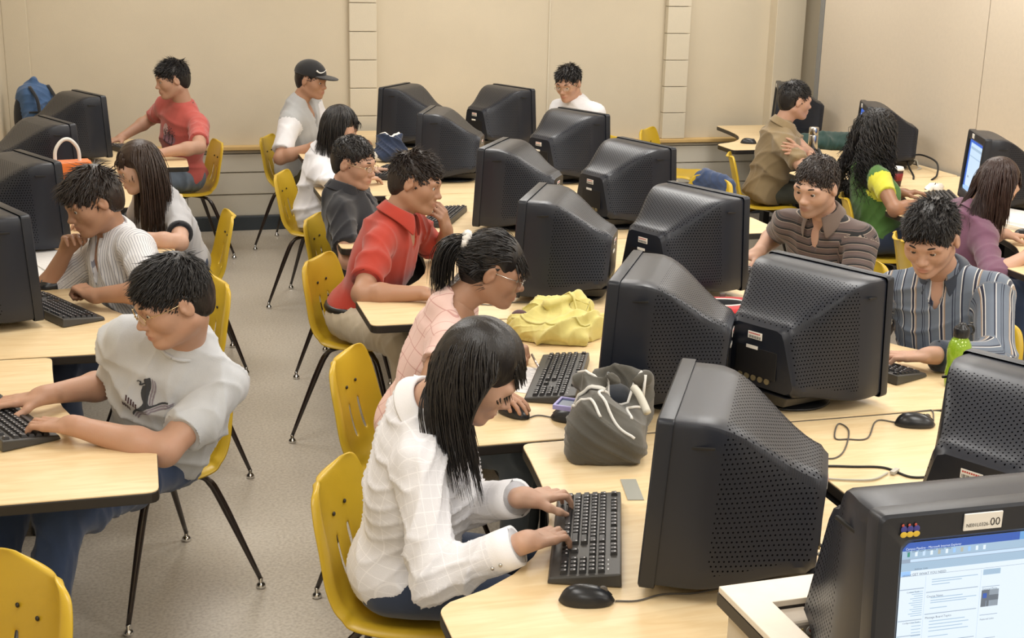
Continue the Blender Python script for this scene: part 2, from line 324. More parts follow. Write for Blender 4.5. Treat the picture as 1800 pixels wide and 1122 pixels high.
# ------------------------------------------------------------------ people
A = lambda v: np.array(v, dtype=np.float32)
def nz(v): v = A(v); return v/np.linalg.norm(v)
FINE = {}
def head_prims(s, T, sc, g, fem=0, wide=1.0):
    """skull, jaw, nose, lips, ears; T maps head-local metres to world (numpy), g = SDF"""
    Rm = T[:3, :3]; P = lambda x, y, z: Rm@A((x*sc, y*sc*wide, z*sc))+T[:3, 3]
    E = lambda c, r, k, op='add', rot=None: g.ell(P(*c), A(r)*sc, k*sc, op, Rm if rot is None else Rm@rot)
    K = lambda a, b, r1, r2, k, op='add': g.cone(P(*a), P(*b), r1*sc, r2*sc, k*sc, op)
    E((-.013, 0, .036), (.096, .077*wide, .086), .01); E((.022, 0, -.022), (.066, .058*wide, .078), .04)
    for y in (-1, 1):
        K((-.012, y*.05, -.05), (.058, y*.018, -.088), .021, .018, .03); E((.052, y*.036, -.018), (.032, .028, .03), .03)
        K((.078, y*.045, .022), (.087, y*.012, .024), .011, .011, .022)
        E((.1, y*.031, .006), (.022, .019, .013), .012, 'sub')
        # eyelids round the eyeball
        K((.0845, y*.018, .0105), (.079, y*.043, .0095), .0052, .005, .004); K((.084, y*.019, -.0035), (.0785, y*.042, -.002), .0042, .004, .004); K((.0885, y*.031, .0125), (.086, y*.031, .011), .0050, .005, .005)
        # ear
        th = math.radians(12); rt_ = np.array(((math.cos(.25), 0, math.sin(.25)), (0, 1, 0), (-math.sin(.25), 0, math.cos(.25))))
        E((-.008, y*.080, -.002), (.018, .0085, .031), .006, 'add', rt_); E((-.003, y*.090, .002), (.009, .006, .016), .006, 'sub', rt_); E((.004, y*.081, -.006), (.006, .006, .007), .005)
    K((.085, 0, .014), (.104, 0, -.022), .0075, .0105, .014); E((.108, 0, -.026), (.011, .0115, .0095), .008)
    for y in (-1, 1): E((.098, y*.0125, -.030), (.010, .0072, .0075), .006)
    E((.084, 0, -.058), (.016, .027, .020), .018); E((.0955, 0, -.0545), (.0085, .022, .0058), .004); E((.0945, 0, -.066), (.0090, .018, .0068), .004)
    K((.102, -.019, -.0602), (.102, .019, -.0602), .0018, .0018, .003, 'sub')
    E((.076, 0, -.092), (.020, .022, .017), .02)
def hand_prims(g, W, Fp, side, n=None, pose='type', sc=1.0, spread=1.0):
    W = A(W); f = nz(A(Fp)-W); n = A(n if n is not None else (0, 0, 1)); n = nz(n-f*(n@f)); s = np.cross(n, f)*(1 if side == 'R' else -1)   # s = towards the thumb
    R3 = np.stack([f, s, n], 1); P = lambda a, b, c: W+(f*a+s*b+n*c)*sc
    g.box(P(.048, 0, -.002), A((.043, .037, .0125))*sc, .012*sc, .012, 'add', R3); g.ell(P(.030, .024, -.008), A((.032, .016, .015))*sc, .014, 'add', R3)
    g.cone(P(-.02, 0, 0), P(.02, 0, 0), .024*sc, .024*sc, .015)
    curl = dict(type=(-2, 42, 66), flat=(4, 14, 22), rest=(14, 34, 50), fist=(70, 150, 215), mouse=(4, 24, 44), pen=(38, 82, 100), half=(35, 70, 95))[pose]
    for i, (y, b, L) in enumerate(((.029, .084, .95), (.010, .089, 1.05), (-.010, .086, .98), (-.029, .078, .80))):
        p = P(b, y, 0); a0 = (y*2.6*spread)
        if pose == 'pen' and i > 1: c = (60, 120, 160)
        else: c = tuple(v+(i*3 if pose in ('rest', 'half') else 0) for v in curl)
        if pose == 'type' and i == 1: c = (-6, 36, 62)
        for j, (ln, r1, r2) in enumerate(((.043*L, .0098, .0088), (.026*L, .0088, .008), (.022*L, .008, .0066))):
            q = math.radians(c[j]); d = (f*math.cos(a0)+s*math.sin(a0))*math.cos(q)-n*math.sin(q); e = p+d*ln*sc
            g.cone(p, e, r1*sc, r2*sc, .006 if j == 0 else .003); p = e
    q = dict(type=(38, 30, 12), flat=(46, 30, 18), rest=(40, 22, 6), fist=(25, -10, -30), mouse=(40, 20, 5), pen=(18, -2, -14), half=(30, 10, -5))[pose]; p = P(.022, .026, -.006)
    for a, ln, r1, r2, dn in zip(q, (.040, .032, .026), (.0135, .0115, .0100), (.0115, .0100, .0078), (.3, .3, .35)):
        a = math.radians(a); d = nz(f*math.cos(a)+s*math.sin(a)-n*dn); e = p+d*ln*sc; g.cone(p, e, r1*sc, r2*sc, .007); p = e
def ik(S, W, l1, l2, pole):
    S, W = A(S), A(W); d = W-S; D = np.linalg.norm(d)
    if D > (l1+l2)*.985: q = D/((l1+l2)*.985); l1 *= q; l2 *= q
    u = d/D; a = (l1*l1-l2*l2+D*D)/(2*D); h = math.sqrt(max(l1*l1-a*a, 0)); p = A(pole); p = p-u*(p@u); return S+u*a+nz(p)*h
def strands(P, D, L, nseg, r0, T, sc, grav, lift, curl=0, drift=(0, 0, 0), cfreq=60, off=.006, seed=1, keepface=True, taper=.12, tip=None, flare=0):
    """tapered locks grown in head space from roots P along D"""
    r = np.random.default_rng(seed); n = len(P); L = np.broadcast_to(L, n); st = (L/nseg)[:, None]
    c = A((-.013, 0, .036)); rr = A((.099, .081, .091)); G = (T[:3, :3].T@A((0, 0, -1)))+A(drift)
    path = [P.copy()]; p = P.copy(); d = D.copy(); good = np.ones(n, dtype=bool)
    for i in range(nseg):
        fr = (i+1)/nseg
        d = d+G*grav*(.35+fr)+r.normal(size=(n, 3))*.06; d /= np.linalg.norm(d, axis=1, keepdims=True); p = p+d*st
        q = (p-c)/(rr+off); m = np.linalg.norm(q, axis=1); ins = m < 1+lift*fr; k = (1+lift*fr)/np.maximum(m, 1e-3)
        low = p[:, 2] < -.03
        p2 = c+(p-c)*k[:, None]; p = np.where((ins & ~low)[:, None], p2, p)
        rad = np.sqrt((p[:, 0]+.02)**2+p[:, 1]**2); mn = .062+flare*fr; kk = np.where(low & (rad < mn), mn/np.maximum(rad, 1e-3), 1)
        p[:, 0] = (p[:, 0]+.02)*kk-.02; p[:, 1] *= kk
        if keepface:
            f = (p[:, 2] < .03) & (p[:, 2] > -.115) & (L > .12); lim = keepface if keepface is not True else .022; nx_ = np.where(f, np.minimum(p[:, 0], lim+.02*(p[:, 2]*12)**2), p[:, 0]); good &= (p[:, 0]-nx_) < .022; p[:, 0] = nx_
        good &= ~((p[:, 2] < .03) & (p[:, 2] > -.115) & (np.abs(p[:, 1]) < .058) & (p[:, 0] > -.01) & (L > .12)); path.append(p.copy())
    Q = np.stack(path, 1)[good]; n = len(Q); L = L[good]
    #                               # n, k, 3
    if curl:
        ph = r.uniform(0, 6.28, n)[:, None]; t = np.linspace(0, 1, nseg+1)[None]*L[:, None]*cfreq+ph; a = curl*np.linspace(.2, 1, nseg+1)[None]
        o = np.stack([np.cos(t)*a, np.sin(t)*a, np.sin(t*.7+1)*a*.6], -1); Q = Q+o
    tan = np.gradient(Q, axis=1); tan /= np.linalg.norm(tan, axis=2, keepdims=True)+1e-9
    ref = Q-c; ref /= np.linalg.norm(ref, axis=2, keepdims=True)+1e-9; s1 = np.cross(tan, ref); s1 /= np.linalg.norm(s1, axis=2, keepdims=True)+1e-6; s2 = np.cross(tan, s1)
    w = np.linspace(0, 1, nseg+1); w = r0*np.clip(np.minimum(.5+w*4, 1-(1-taper)*w**1.6), .05, 1); w = w[None, :, None]*r.uniform(.6, 1.3, (n, 1, 1))
    ring = np.stack([Q+s1*w*1.5, Q+s2*w*.6, Q-s1*w*1.5, Q-s2*w*.6], 2)  # n,k,4,3
    V = ring.reshape(-1, 3); k = nseg+1; b = (np.arange(n)[:, None, None]*k+np.arange(nseg)[None, :, None])*4; j = np.arange(4)[None, None]; j2 = (j+1) % 4
    Fq = np.stack([b+j, b+j2, b+4+j2, b+4+j], -1).reshape(-1, 4)
    return V*sc@T[:3, :3].T+T[:3, 3], Fq
def make_hair(T, sc, st, near):
    g = SDF((-.16, -.12, -.11), (.13, .12, .17), .006 if near else .008)
    v = st.get('vol', 0); g.ell((-.014, 0, .038), (.101+v, .082+v, .094+v), .01)
    g.ell((-.04, 0, -.01), (.07+v, .068+v, .08), .03)
    hl = st.get('hairline', 0); g.ell((.128, 0, -.024), (.092, .115, .103+hl), .012, 'sub')
    if not st.get('cover_ears'):
        for y in (-1, 1): g.ell((.004, y*.094, -.010), (.038, .036, .050), .012, 'sub')
    if st['kind'] in ('short', 'buzz', 'spiky'): g.plane((0, 0, -.045), (.35, 0, -1))
    else: g.plane((0, 0, -.075), (.2, 0, -1))
    V, Fq = g.mesh(); N = vnormals(V, Fq); r = np.random.default_rng(st.get('seed', 3))
    if st['kind'] == 'curly': V = V+N*(r.normal(size=len(V))*.004)[:, None]
    V = V + N*(.0012*np.sin(V[:, 1]*230+V[:, 0]*90)*np.sin(V[:, 2]*70+2))[:, None]
    out = [(V*sc@T[:3, :3].T+T[:3, 3], Fq)]
    n = {2: 3200, 1: 1700, 0: 900}[near] if st['kind'] != 'pony' else 1800; ii = r.integers(0, len(V), n*6); ii = ii[V[ii, 2] > st.get('rootmin', -.05)][:n]
    P, Nn = V[ii], N[ii]; kind = st['kind']
    if kind == 'pony': kp = ~((P[:, 0] > .02) & (P[:, 2] < .058)); P, Nn = P[kp], Nn[kp]
    crown = A(st.get('crown', (-.06, 0, .12)))
    t = P-crown; t = t-Nn*(t*Nn).sum(1, keepdims=True); t /= np.linalg.norm(t, axis=1, keepdims=True)+1e-6
    if kind in ('short', 'spiky', 'buzz'):
        L = st.get('len', .045)*r.uniform(.6, 1.2, len(P)); L = L*np.clip((P[:, 2]+.02)/.11, .22, 1)
        D = t*1.0+Nn*st.get('lift', .45)+A(st.get('sweep', (.1, 0, .1)))+r.normal(size=P.shape)*st.get('mess', .15)
        out.append(strands(P-Nn*.004, D/np.linalg.norm(D, axis=1, keepdims=True), L, 4, st.get('r', {2: .0019, 1: .0024, 0: .003}[near]), T, sc, st.get('grav', .1), .02, seed=5, keepface=False, off=.004))
    elif kind in ('bob', 'long', 'curly'):
        kp = ~((P[:, 0] > .050) & (P[:, 2] < .055)); P, Nn, t = P[kp], Nn[kp], t[kp]; front = P[:, 0] > .045; L = np.where(front & (np.abs(P[:, 1]) < .055), st.get('fringe', .07), st['len']*r.uniform(.8, 1.08, len(P)))
        part = st.get('part', 0); sg = np.where(P[:, 1] > part, 1, -1)[:, None]
        D = t+sg*A((0, .5, 0))+A((-.25, 0, -.3))*np.where(front, -.2, 1)[:, None]; D /= np.linalg.norm(D, axis=1, keepdims=True)
        out.append(strands(P-Nn*.004, D, L, 12 if kind == 'curly' else 9, st.get('r', {2: .0024, 1: .0030, 0: .004}[near]), T, sc, st.get('grav', .55), .03, curl=st.get('curl', 0), drift=st.get('drift', (0, 0, 0)), seed=6, off=.004, keepface=st.get('keepface', True), flare=st.get('flare', .02), taper=.3 if kind == 'curly' else .12))
    elif kind == 'pony':
        D = A((-.11, 0, .05))-P; D = D-Nn*(D*Nn).sum(1, keepdims=True); D /= np.linalg.norm(D, axis=1, keepdims=True)+1e-6
        fr = P[:, 0] > .055; D[fr] = D[fr]*.1+A((.55, .0, -.6)); out.append(strands(P-Nn*.003, D, np.where(fr, .075, .07), 6, .0022, T, sc, .12, .01, seed=8, keepface=False, off=.002))
        q = np.tile(A((-.118, 0, .052)), (500, 1))+r.normal(size=(500, 3))*.010; D = np.tile(A((-.8, 0, -.05)), (500, 1))+r.normal(size=(500, 3))*.2; D /= np.linalg.norm(D, axis=1, keepdims=True)
        out.append(strands(q, D, r.uniform(.13, .24, 500), 9, .0030, T, sc, .75, 0, seed=9, keepface=False))
    k = 0; VV = []; FF = []
    for v_, f_ in out: VV.append(v_); FF.append(f_+k); k += len(v_)
    return np.concatenate(VV), np.concatenate(FF)
def put_attr(me, name, arr):
    a = me.attributes.new(name, 'FLOAT_VECTOR', 'POINT'); a.data.foreach_set('vector', np.asarray(arr, dtype=np.float32).ravel())
def person(label, hip, yaw, neck, head, look, sh=None, RH=None, LH=None, skin=None, fem=0, hair=None, hairm=None, shirt=None, trousers=None, legs=None, glasses=None, near=0, size=1.0, wide=1.0,
           beard=0, legyaw=None, hscale=None, shoe=None, eyes=True, shw=None, brow=True, group=None):
    O = A((hip[0], hip[1], 0)); root = empty('person', label, 'person', O, group=group); yw = R(yaw); fw = A((math.cos(yw), math.sin(yw), 0)); lf = A((-math.sin(yw), math.cos(yw), 0)); Z = A((0, 0, 1))
    H = A((0, 0, hip[2] if len(hip) > 2 else .535)); N = A(neck)-O; Hd = A(head)-O; sc = hscale or (.95 if fem else 1.0)
    hh, ha, hsh = ((.0036, .0042, .0068), (.0048, .0055, .009), (.0065, .008, .012))[2-near] if near < 3 else (.0036, .0042, .006)
    u = nz(N-H); sy = R(sh if sh is not None else yaw); sd = A((-math.sin(sy), math.cos(sy), 0)); sd = nz(sd-u*(sd@u)); cf = np.cross(sd, u); RT = np.stack([cf, sd, u], 1)
    a, p, rl = (R(v) for v in look); hf = A((math.cos(a)*math.cos(p), math.sin(a)*math.cos(p), -math.sin(p))); hs = A((-math.sin(a), math.cos(a), 0)); hu = np.cross(hf, hs)
    hs, hu = hs*math.cos(rl)+hu*math.sin(rl), hu*math.cos(rl)-hs*math.sin(rl); T = np.eye(4, dtype=np.float32); T[:3, :3] = np.stack([hf, hs, hu], 1); T[:3, 3] = Hd
    gs = .90 if fem else 1.0; w_ = (shw or (.148 if fem else .166))*size
    SH = {k: N+sd*s*w_-u*.074+cf*.015 for k, s in (('L', 1), ('R', -1))}
    skull = Hd-hu*.055*sc-hf*.022*sc; na = nz(skull-N)
    parts = []; tints = []
    g = SDF(np.minimum(Hd-.17, N-.09), np.maximum(Hd+.17, N+.09), hh)
    g.cone(N-na*.05, skull, .060*gs, .054*gs*(wide**.5), .03); head_prims(None, T, sc, g, fem, wide)
    V, Fq = g.mesh(); L_ = (V-Hd)@T[:3, :3]/sc; tn = np.zeros_like(V)
    li = (np.abs(L_[:, 1])/.023)**2+((L_[:, 2]+.060)/.0115)**2; tn[:, 0] = np.where(L_[:, 0] > .082, np.clip(1.25-li, 0, 1)*(.55 if not fem else .75), 0)
    if beard: tn[:, 1] = beard*np.clip((-.03-L_[:, 2])/.02, 0, 1)*np.clip((L_[:, 0]-.0)/.03, 0, 1)*(L_[:, 2] > -.13)
    parts.append((V, Fq)); tints.append(tn)
    joints = {}
    for k, hd in (('R', RH), ('L', LH)):
        if hd is None: hd = {}
        S = SH[k]; o = sd*(1 if k == 'L' else -1)
        W = A(hd['w'])-O if 'w' in hd else S+cf*.25*size-u*.22-o*.05
        Fp = A(hd['f'])-O if 'f' in hd else W+cf*.1-Z*.02
        pole = (A(hd['e'])-O-(S+W)/2) if 'e' in hd else (-Z*1.0+o*.55-cf*.35)
        Eb = ik(S, W, .285*gs*size, .25*gs*size, pole); joints[k] = (S, Eb, W, Fp)
        g = SDF(np.minimum.reduce([S, Eb, W, Fp])-.12, np.maximum.reduce([S, Eb, W, Fp])+.12, ha); q = gs*size*(1.0 if fem else 1.04)
        g.cone(S, Eb, .050*q, .039*q, .01); m = Eb+(W-Eb)*.3; g.cone(Eb, m, .039*q, .041*q, .02); g.cone(m, W, .040*q, .0255*q, .02)
        hand_prims(g, W, Fp, k, hd.get('n'), hd.get('pose', 'type'), .93*gs*size+.03, hd.get('spread', 1)); v_, f_ = g.mesh(); parts.append((v_, f_)); tints.append(np.zeros_like(v_))
    def torso(g, e=0, hem=None, low=True):
        if low: g.ell(H+Z*.02, A((.118, .165*gs+.005, .105))+e, .05, 'add', np.stack([fw, lf, Z], 1))
        g.ell(H*.55+N*.45+cf*(.012+shirt.get('belly', 0)), A((.102+shirt.get('belly', 0), .140*gs, .16))+e, .07, 'add', RT)
        g.ell(N-u*.185+cf*.012, A((.105*gs, .152*gs*size, .165))+e, .06, 'add', RT)
        g.cone(SH['L']+sd*-.015, SH['R']+sd*.015, .047*gs+e, .047*gs+e, .05); g.cone(N-u*.075, N+na*.0, .095*gs+e*.5, .055*gs+e*.5, .05)
        for q_ in 'LR': g.cone(N-u*.012, SH[q_]+u*.012, .040*gs+e*.6, .040*gs+e*.6, .03)
        if fem:
            for s in (-1, 1): g.ell(N-u*.185+sd*s*.07+cf*.085, A((.045, .058, .055))+e*.6, .04, 'add', RT)
    lo = np.minimum.reduce([H-.26, N-.25, SH['L']-.1, SH['R']-.1]); hi = np.maximum.reduce([H+.26, N+.25, SH['L']+.1, SH['R']+.1])
    g = SDF(lo, hi, .009 if near > 1 else .014); torso(g)
    v_, f_ = g.mesh(); parts.append((v_, f_)); tints.append(np.zeros_like(v_))
    k = 0; VV = []; FF = []
    for v_, f_ in parts: VV.append(v_); FF.append(f_+k); k += len(v_)
    me = mesh_from('body', np.concatenate(VV), np.concatenate(FF), [skin]); put_attr(me, 'tint', np.concatenate(tints)); link('body', me, root)
    # shirt
    e = shirt.get('loose', .014); sl = shirt.get('sleeve', 'short'); fr = shirt.get('frac', .62)
    J = [x for k in 'LR' for x in (joints[k][:3] if sl == 'long' else (joints[k][0], joints[k][1]))]
    lo = np.minimum.reduce([lo]+[j-.1 for j in J]); hi = np.maximum.reduce([hi]+[j+.1 for j in J])
    g = SDF(lo, hi, hsh); torso(g, e)
    ends = {}
    for k in 'LR':
        S, Eb, W, Fp = joints[k]; o = S+(Eb-S)*0.0
        if sl == 'short': E1 = S+(Eb-S)*fr; g.cone(o, E1, .052*gs+e*.6, .049*gs+e*.65, .025, cap=0); ends[k] = (S, E1, .049*gs+e*.65)
        elif sl == 'cap': E1 = S+(Eb-S)*.3; g.cone(o, E1, .056*gs+e*.5, .055*gs+e, .03, cap=0); ends[k] = (S, E1, .055*gs+e)
        else:
            f2 = shirt.get('fore', .93); W2 = Eb+(W-Eb)*f2; g.cone(o, Eb, .051*gs+e*.7, .044*gs+e*.8, .025); g.cone(Eb, W2, .045*gs+e*.8, .035*gs+e*.45, .02, cap=0); ends[k] = (Eb, W2, .035*gs+e*.45)
    hem = shirt.get('hem', -.03); g.plane(H+Z*hem, (0, 0, -1)) if not shirt.get('hemtilt') else g.plane(H+Z*hem, A((0, 0, -1))+fw*shirt['hemtilt'])
    nl = shirt.get('neckline', 'crew')
    g.cone(N-na*.03, N+na*(.014 if nl == 'crew' else .02), .082*gs, .066*gs+.003, .02, cap=0)
    if nl == 'v': g.cone(N+cf*.075+na*.03, N+cf*.125-u*.10, .040, .004, .006, 'sub')
    if nl == 'scoop': g.ell(N+cf*.05-u*.02+na*.03, (.10, .105, .085), .015, 'sub', RT)
    if nl == 'open': g.cone(N+cf*.075+na*.03, N+cf*.14-u*.17, .038, .006, .006, 'sub')
    V, Fq = g.mesh(); rest = V.copy(); V = folds(V, Fq, shirt.get('fold', .010), shirt.get('ffreq', 22), shirt.get('seed', 1), axis=u*.3)
    for k in 'LR':
        if shirt.get('cuff') is not None or shirt.get('calm'):
            P0, P1, r = ends[k]; d_ = np.linalg.norm(rest-P1, axis=1)[:, None]; q_ = np.clip((d_-.07)/.05, 0, 1); V = rest*(1-q_)+V*q_
    me = mesh_from('shirt', V, Fq, [shirt['mat']])
    q = rest-N; sc3 = np.stack([q@sd, q@u, np.zeros(len(q))], 1); msk = np.zeros(len(q), dtype=bool)
    for k in 'LR':
        S, Eb, W, _ = joints[k]; ax = nz(Eb-S); t = (rest-S)@ax; dd = rest-S-t[:, None]*ax; dist = np.linalg.norm(dd, axis=1); inn = (dist < .085) & (t > .015) & (t < .32)
        x = np.cross(ax, u); x = nz(x); y = np.cross(ax, x); ang = np.arctan2(dd@y, dd@x); sc3[inn, 0] = (ang*.07)[inn]; sc3[inn, 1] = -t[inn]; msk |= (dist < .10) & (t > shirt.get('sleeve_t', .0))
        if sl == 'long':
            ax = nz(W-Eb); t2 = (rest-Eb)@ax; dd = rest-Eb-t2[:, None]*ax; inn = (np.linalg.norm(dd, axis=1) < .08) & (t2 > .02); x = nz(np.cross(ax, u)); y = np.cross(ax, x); ang = np.arctan2(dd@y, dd@x); sc3[inn, 0] = (ang*.06)[inn]; sc3[inn, 1] = -(t2+.28)[inn]
    if shirt.get('sleeve_mat'): me.materials.append(shirt['sleeve_mat']); me.polygons.foreach_set('material_index', msk[Fq].all(1).astype(np.int32))
    put_attr(me, 'sc', sc3); so = link('shirt', me, root)
    info = dict(root=root, N=N, H=H, u=u, cf=cf, sd=sd, T=T, O=O, joints=joints, shirt=(V, Fq), ends=ends, sc=sc, na=na, Hd=Hd, RT=RT)
    if shirt.get('cuff'):
        for k in 'LR':
            P0, P1, r = ends[k]; d = nz(P1-P0); b = MB(); L = shirt.get('cuffw', .02); rr = r+shirt.get('cuffr', .004)+.001
            b.tube([P1-d*L, P1-d*(L*.5), P1+d*.004, P1+d*.004, P1-d*.003], [rr, rr+.001, rr, rr-.006, rr-.010], 22, cap=False); b.obj('cuff', shirt['cuff'], root, True)
    if shirt.get('band'):      # ribbed neck band
        b = MB(); x = nz(cf-na*(cf@na)); y = np.cross(na, x); c = N+na*.010+x*.004; rr = .066*gs+.002
        b.tube([c+x*(math.cos(q)*rr*1.02)+y*math.sin(q)*rr for q in np.linspace(0, 2*math.pi, 29)], .0055, 8, cap=False); b.obj('neck_band', shirt['band'], root, True)
    if shirt.get('collar'):
        x = nz(cf-na*(cf@na)); y = np.cross(na, x); G = []; W_ = shirt.get('collarw', 1.0); op = shirt.get('open', 24)
        for j in np.linspace(-1, 1, 33):
            th = j*R(180-op); d = -x*math.cos(th)+y*math.sin(th); fr_ = abs(j)**5; dn = .022+.035*fr_*W_; ro = (.085+.006*(W_-1))+.030*fr_*W_; c = N+x*.004
            G.append([c+d*(.063*gs+.004)+na*.006, c+d*(.062*gs+.005)+na*.034, c+d*(.066*gs+.006)+na*.038, c+d*(ro*gs-.006)+na*(.020-dn*.4), c+d*(ro*gs+.006)-na*(dn-.012)])
        b = MB(); b.grid(G); b.obj('collar', shirt['collar'], root, True, solid=.004, sub=1)
    # trousers, shoes
    ly = R(legyaw if legyaw is not None else yaw); lw = A((math.cos(ly), math.sin(ly), 0)); ll = A((-math.sin(ly), math.cos(ly), 0)); lg = legs or {}
    g = SDF(H-A((.75, .75, .52)), H+A((.75, .75, .16)), .011 if near else .014); ends_ = []
    g.ell(H+Z*.012, A((.128, .172*gs+.006, .100)), .04, 'add', np.stack([fw, lf, Z], 1))
    for k, s in (('L', 1), ('R', -1)):
        hj = H+lf*s*.085+Z*(-.003); kn = hj+lw*lg.get('thigh', .41)*gs+ll*s*lg.get('spread', .04)+A((0, 0, lg.get('kz', -.005))); an = kn+lw*(lg.get('dx', -.02) if not isinstance(lg.get('dx'), tuple) else lg['dx'][0 if k == 'L' else 1]); an[2] = .10
        g.cone(hj, kn, .088*gs, .066*gs, .04); g.cone(kn, an, .064*gs, .050*gs, .025, cap=0); ends_.append(an)
    V, Fq = g.mesh(); V = folds(V, Fq, .012, 20, shirt.get('seed', 1)+50, axis=lw*.6); V[:, 2] = np.where(V[:, 2] > .2, V[:, 2], V[:, 2]); link('trousers', mesh_from('trousers', V, Fq, [trousers]), root)
    for an in ends_:
        b = MB(); mx = Matrix(((lw[0], ll[0], 0), (lw[1], ll[1], 0), (0, 0, 1)))
        G = []
        for x, w0, h0, zc in ((-.085, .012, .02, .03), (-.08, .03, .035, .04), (-.05, .037, .05, .052), (0, .038, .05, .055), (.05, .043, .042, .045), (.10, .046, .032, .034), (.145, .040, .026, .028), (.168, .025, .018, .02), (.175, .008, .008, .016)):
            G.append([Vector(an)*1.0+mx@Vector((x, math.cos(t)*w0, 0))+Vector((0, 0, max(zc+math.sin(t)*h0, .004)-.1)) for t in np.linspace(0, 2*math.pi, 15)[:-1]])
        b.grid(G, True); b.obj('shoe', shoe or M['mouse'], root, True)
    # face details
    TM = Matrix([list(map(float, r_)) for r_ in T])
    if eyes:
        for s in (-1, 1):
            c = T[:3, :3]@(A((.0755, s*.0315, .0042))*sc)+Hd; b = MB(); b.ell((0, 0, 0), (.0135*sc,)*3, 14, 10, mx=Matrix(((0, 0, 1), (1, 0, 0), (0, 1, 0))))
            mx = TM.copy(); mx.translation = Vector(c); me = b.mesh('eye', [M['eyew'], M['iris']], True)
            for pl in me.polygons:
                if Vector(pl.center).normalized().dot(Vector((1, 0, -.12)).normalized()) > .86: pl.material_index = 1
            link('eye', me, root, mw=mx)
    if brow:
        for s in (-1, 1):
            b = MB(); b.tube([A(TM@Vector((x*sc, s*y*sc*wide**.5, z*sc))) for x, y, z in ((.0955, .013, .026), (.0955, .025, .031), (.090, .038, .032), (.081, .048, .028))], [.0024, .0036 if not fem else .0024, .003 if not fem else .002, .001], 6, flat=.9); b.obj('eyebrow', M['brow'], root, True)
    if hair:
        V, Fq = make_hair(T*1.0, sc*A((1, 1, 1)).mean(), dict(hair, vol=hair.get('vol', 0)+(wide-1)*.07), near)
        link('hair', mesh_from('hair', V, Fq, [hairm]), root)
    if glasses:
        b = MB(); X = lambda x, y, z: A(TM@Vector((x*sc, y*sc*wide, z*sc))); rg = glasses.get('r', .021); hgt = glasses.get('h', .8); z0 = .002; wr = glasses.get('wire', .0013)
        for s in (-1, 1):
            ring = [X(.108-abs(.031+math.cos(t)*rg*1.15)*.13, s*(.032+math.cos(t)*rg*1.15), z0+math.sin(t)*rg*hgt) for t in np.linspace(0, 2*math.pi, 25)]
            b.tube(ring, wr, 6, cap=False); b.tube([X(.100, s*.056, z0+.006), X(.05, s*.079, z0+.008), X(.0, s*.083, .012), X(-.02, s*.084, .0)], wr, 6)
        b.tube([X(.108, -.009, z0+.003), X(.112, 0, z0+.006), X(.108, .009, z0+.003)], wr, 6); fr_ = b.obj('glasses', glasses.get('mat', M['wire']), root, True)
        for s in (-1, 1):
            l = MB(); c = X(.104, s*.032, z0); ring = [X(.1075-abs(.031+math.cos(t)*rg*1.15)*.13, s*(.032+math.cos(t)*rg*1.12), z0+math.sin(t)*rg*hgt*.97) for t in np.linspace(0, 2*math.pi, 21)[:-1]]
            n_ = len(ring); l.add([Vector(v) for v in ring]+[Vector(v-hf*.0012) for v in ring], [tuple(range(n_)), tuple(range(2*n_-1, n_-1, -1))]+[(i, n_+i, n_+(i+1) % n_, (i+1) % n_) for i in range(n_)]); l.obj('lens', M['glass'], fr_, False)
    return info
def decal(info, mat_, inside, cx, cz, w_, h_, res=.0022, name='print', off=.0016):
    """flat print laid on the front of a shirt: inside(u, v) says where the ink is (metres from the print's centre)"""
    V, Fq = info['shirt']; bvh = BVHTree.FromPolygons([Vector(map(float, v)) for v in V], [tuple(map(int, f)) for f in Fq]); N, u, cf, sd = (Vector(map(float, info[k])) for k in ('N', 'u', 'cf', 'sd'))
    nx, ny = int(w_/res), int(h_/res); pts = {}; vs_ = []; fs = []
    def gp(i, j):
        if (i, j) in pts: return pts[i, j]
        a = -w_/2+i*res; b_ = -h_/2+j*res; o = N-u*cz+sd*(cx+a)+u*b_+cf*.4; hit = bvh.ray_cast(o, -cf, .6)
        if hit[0] is None: pts[i, j] = None; return None
        vs_.append(hit[0]+cf*off); pts[i, j] = len(vs_)-1; return pts[i, j]
    for i in range(nx):
        for j in range(ny):
            if inside(-w_/2+(i+.5)*res, -h_/2+(j+.5)*res):
                q = [gp(i, j), gp(i+1, j), gp(i+1, j+1), gp(i, j+1)]
                if None not in q: fs.append(tuple(q))
    if fs: link(name, mesh_from(name, [tuple(v) for v in vs_], fs, [mat_]), info['root'])
def inpoly(poly):
    P = np.array(poly); n = len(P)
    def f(x, y):
        c = False; j = n-1
        for i in range(n):
            if (P[i, 1] > y) != (P[j, 1] > y) and x < (P[j, 0]-P[i, 0])*(y-P[i, 1])/(P[j, 1]-P[i, 1])+P[i, 0]: c = not c
            j = i
        return c
    return f
# ------------------------------------------------------------------ the room
XL, XR, XF, ZC = -.86, 4.93, 9.05, 2.82
def struct(name, mb, m, **k): return tag(mb.obj(name, m, **k), kind='structure')
b = MB(); b.box((2.6, 4.2, -.05), (8.5, 12.6, .1)); struct('floor', b, M['floor'])
b = MB(); b.box((2.6, 4.2, ZC+.05), (8.5, 12.6, .1)); struct('ceiling', b, M['ceil'])
b = MB(); b.box((XL-.06, 4.2, ZC/2), (.12, 12.4, ZC)); struct('wall_left', b, M['wall'])
b = MB(); b.box((2.5, -1.96, ZC/2), (8.1, .12, ZC)); struct('wall_front', b, M['wall'])
LZ = .62
b = MB(); b.box((2.4, WALL_Y+.06, LZ+(ZC-LZ)/2), (6.7, .12, ZC-LZ))
bw = struct('wall_back', b, M['wall'])
# boards of the upper wall, with a joint between each pair
b = MB(); b.box((3.012, WALL_Y-.004, LZ+(ZC-LZ)/2), (.012, .006, ZC-LZ)); b.obj('joint_strip', M['block'], bw)
